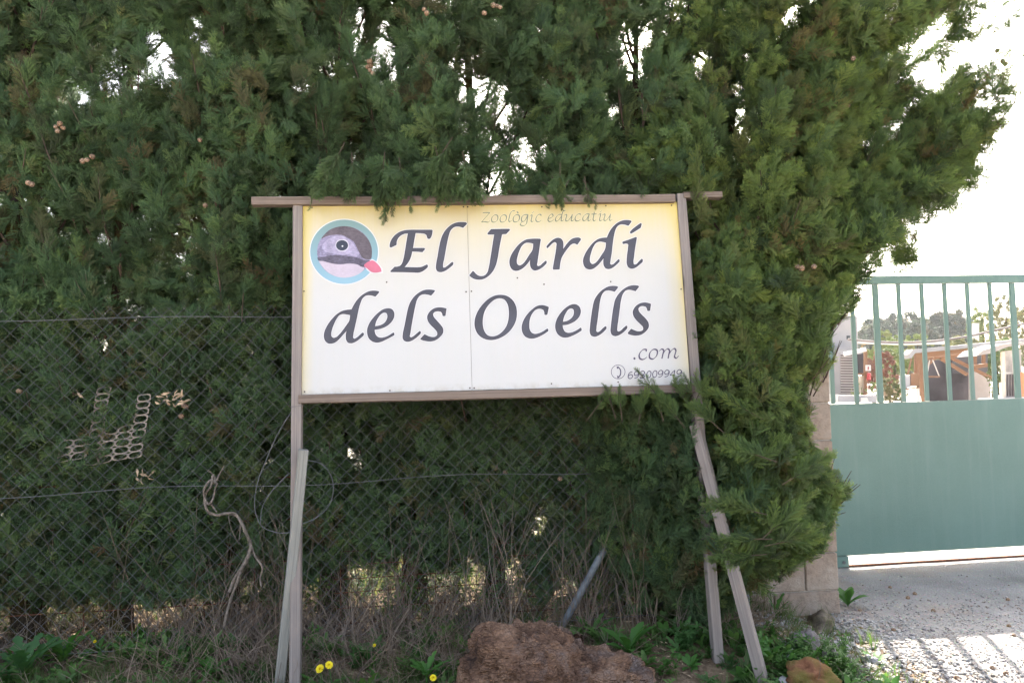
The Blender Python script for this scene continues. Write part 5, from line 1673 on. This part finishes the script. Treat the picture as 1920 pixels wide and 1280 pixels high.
rock(1535, 1175, 4.45, 0.13, 0.09, 0.045, 4.4, mossr, 'dark mossy rock lying against the base of the pillar')
rock(1470, 1275, 3.55, 0.022, 0.02, 0.012, 5.5, paler, 'small flat white stone at the bottom edge beside the brace foot')
rock(1640, 1237, 3.8, 0.018, 0.015, 0.013, 6.5, paler, 'small beige stone in the gravel right of the rocks')
rock(1628, 1232, 3.9, 0.022, 0.018, 0.013, 7.5, paler, 'small whitish stone touching the beige stone in the gravel')

# ================================================================== dead vine, dead leaves
def branch_tube(mb, pts, Y, r0, r1, n=7):
    sp_ = smooth_path(pts, False, 5)
    P = [at(p.x, p.y, Y + 0.012 * math.sin(i * .5)) for i, p in enumerate(sp_)]
    mb.tube(P, [1.45 * (r0 + (r1 - r0) * i / (len(P) - 1)) for i in range(len(P))], n, jit=0.15)
vm = simple('weathered_dead_wood', (0.17, 0.14, 0.115), 0.9, 0.45, 60, bump=0.5, bscale=150)
mb = MB()
Y = 3.97
branch_tube(mb, [(430,1110),(440,1085),(462,1050),(470,1020),(462,1000),(450,975),(440,962),(425,962),(405,965),(390,958),(384,940),(386,925),(395,912),(400,890),(405,905)], Y, 0.0065, 0.004)
branch_tube(mb, [(405,905),(398,900),(385,912),(383,930),(392,945),(399,935),(404,915),(408,905)], Y - .01, 0.005, 0.003)
branch_tube(mb, [(402,907),(398,888),(388,880)], Y, 0.003, 0.0012)
branch_tube(mb, [(404,905),(412,888),(421,872)], Y, 0.004, 0.0015)
branch_tube(mb, [(396,945),(403,955),(407,960)], Y - .01, 0.004, 0.002)
branch_tube(mb, [(451,985),(450,1000),(448,1014)], Y - .01, 0.0025, 0.001)
branch_tube(mb, [(470,1020),(480,1045),(492,1062),(488,1085),(490,1100)], Y, 0.004, 0.003)
branch_tube(mb, [(466,1040),(455,1060),(445,1090),(432,1125),(420,1175)], Y, 0.005, 0.005)
branch_tube(mb, [(448,970),(430,965),(432,985),(448,1020)], Y + .02, 0.002, 0.001)
tag(obj('dead_vine', mb, vm, smooth=True), 'twisted grey dead vine stem climbing the fence left of the sign', 'vine')
V, Fc = [], []
rg = random.Random(4)
for (cx, cy, n, sx, sy, Y) in ((325, 748, 26, 38, 12, 3.98), (262, 892, 8, 14, 6, 3.98), (140, 735, 6, 14, 5, 3.97)):
    for i in range(n):
        p = at(cx + rg.gauss(0, sx / 2), cy + rg.gauss(0, sy / 2) - (rg.random() - .5) * 4, Y + rg.uniform(-.02, .02))
        d = Vector((rg.gauss(0, 1), rg.gauss(0, .5), rg.gauss(0, .5))).normalized()
        leaf_blade(V, Fc, p, d, Vector((rg.gauss(0, .5), -1, rg.gauss(0, .5))), rg.uniform(.025, .05), rg.uniform(.004, .009), 0.1, rg, 0.6)
o = obj('dead_leaves', tri_mesh('dead_leaves', V, Fc), M['deadleaf']); o['kind'] = 'stuff'; o['label'] = 'dry curled leaves caught in the fence above the netting'

# ================================================================== beyond the gate
def far(px, py, Y): return at(px, py, Y)
def quad_box(name, pts, Y, depth, mat, parent=None):
    """a panel whose corners are seen at these places, standing at distance Y with real thickness"""
    k = MB()
    f = [far(x, y, Y) for x, y in pts]
    b = [p + Vector((0.0, depth, 0)) for p in f]
    n = len(f)
    k.add(f + b, [tuple(range(n)), tuple(range(2 * n - 1, n - 1, -1))] + [(i, i + n, (i + 1) % n + n, (i + 1) % n) for i in range(n)])
    me = k.mesh(name)
    bm = bmesh.new(); bm.from_mesh(me); bmesh.ops.recalc_face_normals(bm, faces=bm.faces); bm.to_mesh(me); bm.free()
    return obj(name, me, mat, parent)
def fbeam(name, a, b, Y, w, mat, parent=None, dy=0.0, d=None):
    k = MB(); k.beam(far(*a, Y) + Vector((0, dy, 0)), far(*b, Y) + Vector((0, dy, 0)), d or w, w, Vector((0, -1, 0)) if False else Vector((0, 0, 1)))
    return obj(name, k, mat, parent)
concrete = simple('pale_grey_render', (0.30, 0.285, 0.28), 0.95, 0.12, 0.8)
slat_m = simple('dark_grey_slats', (0.10, 0.085, 0.085), 0.8, 0.25, 1)
greyroof = simple('grey_corrugated_roof', (0.24, 0.235, 0.24), 0.7, 0.15, 1)
interior_shade = simple('dark_interior_shade', (0.05, 0.045, 0.05), 0.9, 0.5, 0.9)  # dark sheet colour standing in for shade inside shelter and pavilion
palewall = simple('pale_pinkish_wall', (0.30, 0.265, 0.245), 0.9, 0.12, 1.5)
glass = simple('dark_window_pane', (0.04, 0.045, 0.05), 0.15, 0.2, spec=0.5)
YB = 30.0
# rendered wall / tower at the left
tw = empty('concrete_shed', far(1578, 752, YB + 4), 'pale grey concrete block shed behind the gate, next to the pillar', 'shed')
quad_box('wall', [(1545, 752), (1608, 752), (1608, 592), (1545, 592)], YB + 4, 3.0, concrete, tw)
quad_box('roof', [(1540, 668), (1612, 666), (1622, 656), (1545, 652)], YB + 2.6, 1.3, greyroof, tw)
quad_box('window', [(1588, 636), (1594, 636), (1594, 629), (1588, 629)], YB + 3.95, 0.04, glass, tw)
# screen with dark horizontal slats
scn = empty('slatted_screen', far(1588, 752, YB + 1), 'dark grey screen of horizontal slats beside the concrete shed', 'screen')
quad_box('frame', [(1557, 752), (1576, 752), (1576, 660), (1557, 660)], YB + 1, 0.1, simple('grey_screen_side', (0.2, 0.19, 0.19), 0.9, 0.1, 1), scn)
for i in range(17):
    y0 = 746 - i * 4.9
    quad_box('slat', [(1577, y0), (1601, y0 + .4), (1601, y0 - 2.9), (1577, y0 - 3.1)], YB + 1, 0.05, slat_m, scn)
# open shelter with sign post and extinguisher
sh_ = empty('timber_shelter', far(1622, 745, YB), 'small open timber shelter with a white notice on its post', 'shelter')
fbeam('post', (1622.5, 750), (1622.5, 655), YB, 0.10, M['orange_wood'], sh_)
fbeam('roof_edge', (1583, 664), (1623, 655), YB, 0.14, M['white'], sh_)
fbeam('handrail', (1605, 701), (1622, 701), YB, 0.07, M['orange_wood'], sh_)
quad_box('shade_panel', [(1608, 701), (1621, 701), (1621, 662), (1608, 664)], YB + 0.5, 0.06, interior_shade, sh_)  # dark sheet put where the shelter interior is only in shade
for i in range(6):
    fbeam('slat', (1605 + i * 3, 737), (1607 + i * 3, 704), YB + 0.05, 0.04, simple('weathered_cane', (0.36, 0.29, 0.22), 0.9, 0.2, 1) if i == 0 else bpy.data.materials['weathered_cane'], sh_)
nt = empty('notice', far(1628, 690, YB - .1), 'small white notice on the shelter post, with a dark mark', 'notice')
quad_box('sheet', [(1623, 695), (1633, 695), (1633, 684), (1623, 684)], YB - 0.12, 0.02, M['white'], nt)
quad_box('mark', [(1627, 693), (1629, 693), (1629.3, 687), (1627.3, 687)], YB - 0.14, 0.01, simple('dark_red_print', (0.25, 0.03, 0.04), 0.6), nt)
k = MB(); k.tube([far(1629, 712, YB - .15), far(1629, 700, YB - .15), far(1629, 698.5, YB - .15)], [0.075, 0.075, 0.03], 10)
fe = tag(obj('fire_extinguisher', k, M['red'], smooth=False), 'small red fire extinguisher under the white notice', 'extinguisher')
obj('nozzle', (lambda q: (q.tube([far(1629, 698.5, YB - .15), far(1629, 696.8, YB - .15), far(1631, 697, YB - .15)], 0.02, 6), q)[1])(MB()), slat_m, fe)
# white low wall / planter boxes
pb = empty('planter_box', far(1600, 752, YB - 2), 'long low grey and white planter box in front of the slatted screen', 'planter')
quad_box('side', [(1552, 754), (1572, 754), (1572, 739), (1552, 738)], YB - 2, 0.5, M['white'], pb)
quad_box('front', [(1573, 754), (1644, 754), (1644, 741), (1573, 741)], YB - 2, 0.5, simple('grey_planter_board', (0.28, 0.27, 0.28), 0.8, 0.15, 1), pb)
quad_box('white_board', [(1615, 754), (1630, 754), (1626, 745), (1615, 745)], YB - 2.1, 0.05, M['white'], pb)
tb = quad_box('timber_edging', [(1653, 742), (1692, 742), (1692, 729), (1653, 729)], YB + 3, 0.2, simple('faded_board', (0.50, 0.38, 0.28), 0.9, 0.15, 1))
tag(tb, 'low faded timber edging of the raised bed', 'edging')
# white pipe
k = MB(); k.tube([far(1600, 641, YB + 6), far(1690, 644, YB + 6), far(1775, 642, YB + 6)], 0.07, 8)
tag(obj('white_pipe', k, M['white']), 'white horizontal pipe crossing in front of the far shrubs', 'pipe')
# pavilion
pv = empty('timber_pavilion', far(1780, 752, YB), 'open orange brown timber pavilion with grey roof and dark interior', 'pavilion')
quad_box('roof', [(1703, 664), (1712, 655), (1790, 648), (1925, 634), (1925, 640), (1790, 655), (1716, 662), (1708, 672)], YB - 0.6, 0.5, greyroof, pv)
quad_box('fascia', [(1718, 672), (1860, 657), (1860, 650), (1718, 661)], YB - 0.2, 0.08, M['orange_wood'], pv)
quad_box('shade_sheet', [(1740, 752), (1816, 752), (1816, 668), (1740, 676)], YB + 2.2, 0.1, interior_shade, pv)  # dark sheet standing in for the pavilion's shaded interior
quad_box('gable_sheet', [(1786, 700), (1852, 700), (1852, 662), (1786, 668)], YB + 2.0, 0.08, simple('dark_bluish_sheet', (0.075, 0.075, 0.08), 0.9, 0.3, 1), pv)  # plain dark bluish sheet under the gable
quad_box('white_wall', [(1820, 752), (1857, 752), (1857, 716), (1838, 700), (1826, 690), (1820, 690)], YB + 1.2, 0.15, palewall, pv)
fbeam('post', (1733, 752), (1722, 662), YB, 0.15, M['orange_wood'], pv)
fbeam('post', (1717, 706), (1717, 664), YB + 0.4, 0.10, M['orange_wood'], pv)
fbeam('rafter', (1735, 673), (1856, 660), YB + 0.2, 0.10, M['orange_wood'], pv)
fbeam('brace', (1764, 672), (1813, 702), YB + 0.1, 0.11, M['orange_wood'], pv)
fbeam('brace', (1782, 670), (1858, 708), YB + 0.3, 0.11, M['orange_wood'], pv)
fbeam('brace', (1735, 688), (1752, 672), YB + 0.1, 0.09, M['orange_wood'], pv)
fbeam('beam', (1826, 688), (1850, 684), YB + 0.1, 0.14, M['orange_wood'], pv)
fbeam('post', (1828, 688), (1828, 666), YB + 0.3, 0.10, M['orange_wood'], pv)
fbeam('post', (1844, 686), (1844, 664), YB + 0.3, 0.10, M['orange_wood'], pv)
sb = empty('nest_box', far(1715, 722, YB - .4), 'orange wooden box with a grey side standing at the pavilion corner', 'box')
quad_box('front', [(1708, 724), (1723, 723), (1723, 699), (1708, 700)], YB - 0.5, 0.05, M['orange_wood'], sb)
quad_box('side', [(1698, 728), (1708, 724), (1708, 703), (1695, 704)], YB - 0.45, 0.4, simple('grey_box_side', (0.3, 0.29, 0.3), 0.8, 0.15, 1), sb)
fbeam('bottom_rail', (1697, 729), (1724, 726), YB - 0.55, 0.05, M['orange_wood'], sb)
fbeam('leg', (1701, 728), (1702, 737), YB - 0.5, 0.07, M['white'], sb)
fbeam('leg', (1721, 726), (1722, 752), YB - 0.5, 0.08, M['white'], sb)
fbeam('strut', (1702, 702), (1709, 672), YB - 0.5, 0.05, M['orange_wood'], sb)
sg = empty('swing_perch', far(1750, 705, YB), 'wooden swing perch hanging on two cords in the pavilion', 'swing')
fbeam('seat', (1738, 706), (1762, 706), YB - 0.1, 0.06, M['orange_wood'], sg)
fbeam('cord', (1738, 705), (1743, 675), YB - 0.1, 0.03, M['white'], sg)
fbeam('cord', (1761, 705), (1749, 675), YB - 0.1, 0.03, M['white'], sg)
# right hut
hut = empty('lattice_hut', far(1900, 750, YB - 2), 'small hut with a pale sloping roof and grey lattice wall at the right edge', 'hut')
quad_box('roof', [(1831, 667), (1858, 662), (1890, 650), (1935, 645), (1935, 640), (1880, 645), (1842, 657)], YB - 2.8, 1.2, palewall, hut)
quad_box('lattice_wall', [(1881, 745), (1915, 745), (1915, 655), (1881, 658)], YB - 2.0, 0.1, simple('grey_lattice', (0.34, 0.32, 0.31), 0.9, 0.25, 3), hut)
for i in range(7):
    fbeam('slat', (1884 + i * 5, 742), (1884 + i * 5, 702), YB - 2.06, 0.03, slat_m, hut)
fbeam('post', (1882, 745), (1880, 660), YB - 2.2, 0.10, simple('pale_post_paint', (0.6, 0.5, 0.4), 0.8, .1), hut)
fbeam('rail', (1877, 699), (1911, 699), YB - 2.2, 0.05, M['white'], hut)
quad_box('orange_panel', [(1911, 748), (1935, 747), (1935, 697), (1911, 698)], YB - 2.3, 0.1, simple('orange_red_board', (0.5, 0.2, 0.1), 0.7, .15, 2), hut)
quad_box('notice_board', [(1900, 700), (1905, 700), (1905, 671), (1900, 671)], YB - 2.3, 0.05, M['white'], hut)
quad_box('step', [(1852, 752), (1925, 749), (1925, 744), (1852, 747)], YB - 2.6, 0.6, M['white'], hut)
# cable
k = MB()
pts = [(1590, 636), (1650, 641), (1730, 641), (1800, 633), (1870, 618), (1960, 598)]
k.tube([far(p.x, p.y, 24) for p in smooth_path(pts, False, 6)], 0.035, 5)
tag(obj('overhead_cable', k, slat_m), 'dark overhead cable sagging behind the gate bars', 'cable')
k = MB(); k.beam(far(1829, 640, 60), far(1829, 606, 60), 0.35, 0.35)
tag(obj('white_chimney', k, M['white']), 'slim white chimney between the far trees', 'chimney')

# distant trees and shrubs: each its own trunk and crown
def leafball(name, seed, n, r, w, mat):
    rg = random.Random(seed)
    V, Fc = [], []
    for i in range(n):
        d = Vector((rg.gauss(0, 1), rg.gauss(0, 1), rg.gauss(0, 1))).normalized() * r * rg.random() ** 0.4
        a = Vector((rg.gauss(0, 1), rg.gauss(0, 1), rg.gauss(0, 1))).normalized()
        b = a.cross(Vector((rg.gauss(0, 1), rg.gauss(0, 1), rg.gauss(0, 1)))).normalized()
        o = len(V)
        V += [tuple(d - a * w), tuple(d + b * w * .5), tuple(d + a * w), tuple(d - b * w * .5)]
        Fc.append((o, o + 1, o + 2, o + 3))
    me = tri_mesh(name, V, Fc); me.materials.append(mat)
    return bpy.data.objects.new(name + '_source', me)
def lm(nm, a, b, dead=(0.3, 0.2, 0.1)): return leaf_mat(nm, [a, b, a], dead, trans=0.15)
FC = {}
for nm, a, b in (('pine', (0.05, 0.07, 0.062), (0.07, 0.09, 0.078)), ('light', (0.13, 0.17, 0.06), (0.17, 0.2, 0.08)), ('green', (0.08, 0.12, 0.04), (0.11, 0.15, 0.05)),
                 ('red', (0.15, 0.06, 0.055), (0.20, 0.08, 0.06)), ('orange', (0.28, 0.16, 0.07), (0.22, 0.14, 0.06)), ('olive', (0.12, 0.13, 0.07), (0.2, 0.19, 0.1))):
    mt = lm(nm + '_leaves', a, b)
    FC[nm] = (collection(nm + '_tufts', [leafball(nm + '_tuft', 5 + i, 260, 0.5, 0.115, mt) for i in range(2)]), mt)
def far_tree(name, px, py_base, py_top, wpx, Y, kind, label, cat='tree', n=120, group=None, base_z=None, sparse=1.0, tscale=1.0, top_bias=0.0):
    rg = random.Random(px * 3 + int(py_top))
    base = far(px, py_base, Y); top = far(px, py_top, Y)
    base.z = 0 if base_z is None else base_z
    H_ = top.z - base.z
    W = wpx / F * Y / 2
    root = empty(name, base, label, cat, group)
    k = MB(); k.tube([base, base.lerp(top, .4), base.lerp(top, .85)], [0.03 * H_ + .02, 0.02 * H_, 0.004 * H_], 7)
    obj('trunk' if cat == 'tree' else 'stem', k, M['bark'], root)
    P, S, D = [], [], []
    col, mt = FC[kind]
    c = base.lerp(top, 0.58)
    size = min(W, H_ * 0.45)
    for i in range(n):
        d = Vector((rg.gauss(0, 1), rg.gauss(0, 1), rg.gauss(0, 1))).normalized() * rg.random() ** (1 / 3.0)
        p = Vector((c.x + d.x * W, c.y + d.y * W * .8, c.z + d.z * H_ * 0.42))
        if noise.noise(p * (2.2 / size) + Vector((px, 0, 0))) < -0.12 * sparse: continue
        P.append(tuple(p)); S.append(size * rg.uniform(.22, .42) * tscale); D.append(Vector((rg.gauss(0, 1), rg.gauss(0, 1), rg.gauss(0, 1))).normalized())
    scatter('crown' if cat == 'tree' else 'foliage', P, euler_for(D, [rg.random() * 6 for _ in P]), S, [rg.randrange(2) for _ in P], [max(0, rg.gauss(0, .12)) for _ in P], col, mt, root)
pines = [(1640, 596, 62, 118), (1672, 588, 60, 122), (1705, 585, 64, 118), (1738, 592, 56, 124), (1762, 584, 50, 120), (1790, 580, 62, 116), (1812, 592, 48, 122), (1622, 606, 44, 126), (1590, 612, 60, 128), (1650, 604, 60, 110), (1725, 602, 70, 108)]
lab = ['third', 'fourth', 'sixth', 'seventh', 'ninth', 'tallest', 'eleventh', 'second', 'leftmost', 'nearer fifth', 'nearer eighth']
for i, (px, top, w, Y) in enumerate(pines):
    far_tree('pine_tree', px, 640, top, w, Y, 'pine', lab[i] + ' dark round pine on the skyline behind the gate, from the left', n=380, sparse=0.3, tscale=1.25, group='dark pines on the skyline')
far_tree('broadleaf_tree', 1842, 640, 572, 60, 62, 'light', 'pale green sunlit tree left of the tallest tree behind the gate', n=170)
far_tree('broadleaf_tree', 1885, 645, 545, 76, 55, 'olive', 'tallest olive green tree behind the lattice hut', n=220, sparse=0.4, tscale=0.8)
far_tree('broadleaf_tree', 1925, 645, 560, 60, 52, 'olive', 'olive green tree cut by the right edge of the view', n=160, sparse=0.4, tscale=0.8)
far_tree('shrub', 1616, 700, 640, 34, 42, 'orange', 'small orange leaved tree left of the red shrub', 'shrub', n=90, sparse=0.2, tscale=0.8)
far_tree('shrub', 1652, 740, 655, 62, 38, 'red', 'dark red leaved shrub behind the shelter', 'shrub', n=170, tscale=0.8)
far_tree('shrub', 1678, 740, 645, 60, 41, 'green', 'green shrub right of the red leaved shrub', 'shrub', n=160, tscale=0.8)
far_tree('shrub', 1660, 700, 618, 70, 46, 'light', 'light green bush above the red leaved shrub', 'shrub', n=150, tscale=0.8)
far_tree('shrub', 1720, 700, 625, 90, 48, 'light', 'light green bush above the pavilion roof at its left end', 'shrub', n=180, tscale=0.7)
far_tree('shrub', 1800, 700, 628, 90, 50, 'olive', 'olive bush above the middle of the pavilion roof', 'shrub', n=180, tscale=0.7)
far_tree('shrub', 1868, 700, 632, 90, 46, 'green', 'green bush above the pavilion roof at its right end', 'shrub', n=160, tscale=0.7)
far_tree('shrub', 1668, 745, 706, 44, 33, 'olive', 'dry pale bush in the raised bed', 'shrub', n=110, tscale=0.9)
far_tree('shrub', 1690, 745, 712, 24, 32.6, 'green', 'small green bush at the right end of the raised bed', 'shrub', n=70)
far_tree('shrub', 1606, 752, 716, 24, 29.5, 'light', 'light green plant before the shelter, left of its post', 'shrub', n=60)
far_tree('shrub', 1636, 752, 712, 26, 29.3, 'light', 'yellow green plant before the shelter, right of its post', 'shrub', n=60)
far_tree('shrub', 1862, 752, 668, 20, 28.8, 'green', 'slender dark climbing plant between pavilion and lattice hut', 'shrub', n=90, tscale=1.0)

# shrubs and trees of the field beyond the hedge
far_tree('bush', 620, 1040, 700, 420, 9.5, 'green', 'sunlit bush beyond the hedge, seen under the left part of the sign', 'bush', n=200, tscale=0.5)
far_tree('bush', 900, 1040, 760, 420, 10.5, 'light', 'sunlit pale bush beyond the hedge, seen under the middle of the sign', 'bush', n=180, tscale=0.5)
far_tree('bush', 1180, 1040, 720, 420, 10.0, 'green', 'sunlit bush beyond the hedge, seen right of the leaning pole', 'bush', n=200, tscale=0.5)
far_tree('bush', 250, 1040, 640, 520, 9.0, 'green', 'dense bush beyond the hedge on the left', 'bush', n=240, tscale=0.5)

# more stones at the foot of the right post
rock(1420, 1190, 4.2, 0.06, 0.05, 0.035, 8.5, greyr, 'grey rock in the weeds behind the foot of the right brace')
rock(1556, 1232, 3.85, 0.045, 0.04, 0.03, 9.5, greyr, 'dark rock to the right of and behind the orange rock')
rock(1450, 1222, 3.9, 0.035, 0.03, 0.025, 10.5, paler, 'small pale rock just right of the right brace')
HAZE = 0.00018
# ================================================================== haze in the air
def haze():
    k = MB(); k.box((0, 95, 9.25), (400, 240, 20.5))
    t = NT('warm_air_haze')
    vol = t.n('ShaderNodeVolumePrincipled', {'Color': (0.93, 0.95, 1.0, 1), 'Density': HAZE, 'Anisotropy': 0.6})
    t.link(vol.outputs[0], t.out.inputs['Volume'])
    tag(obj('haze', k, t.m), 'thin backlit haze', kind='stuff')
haze()
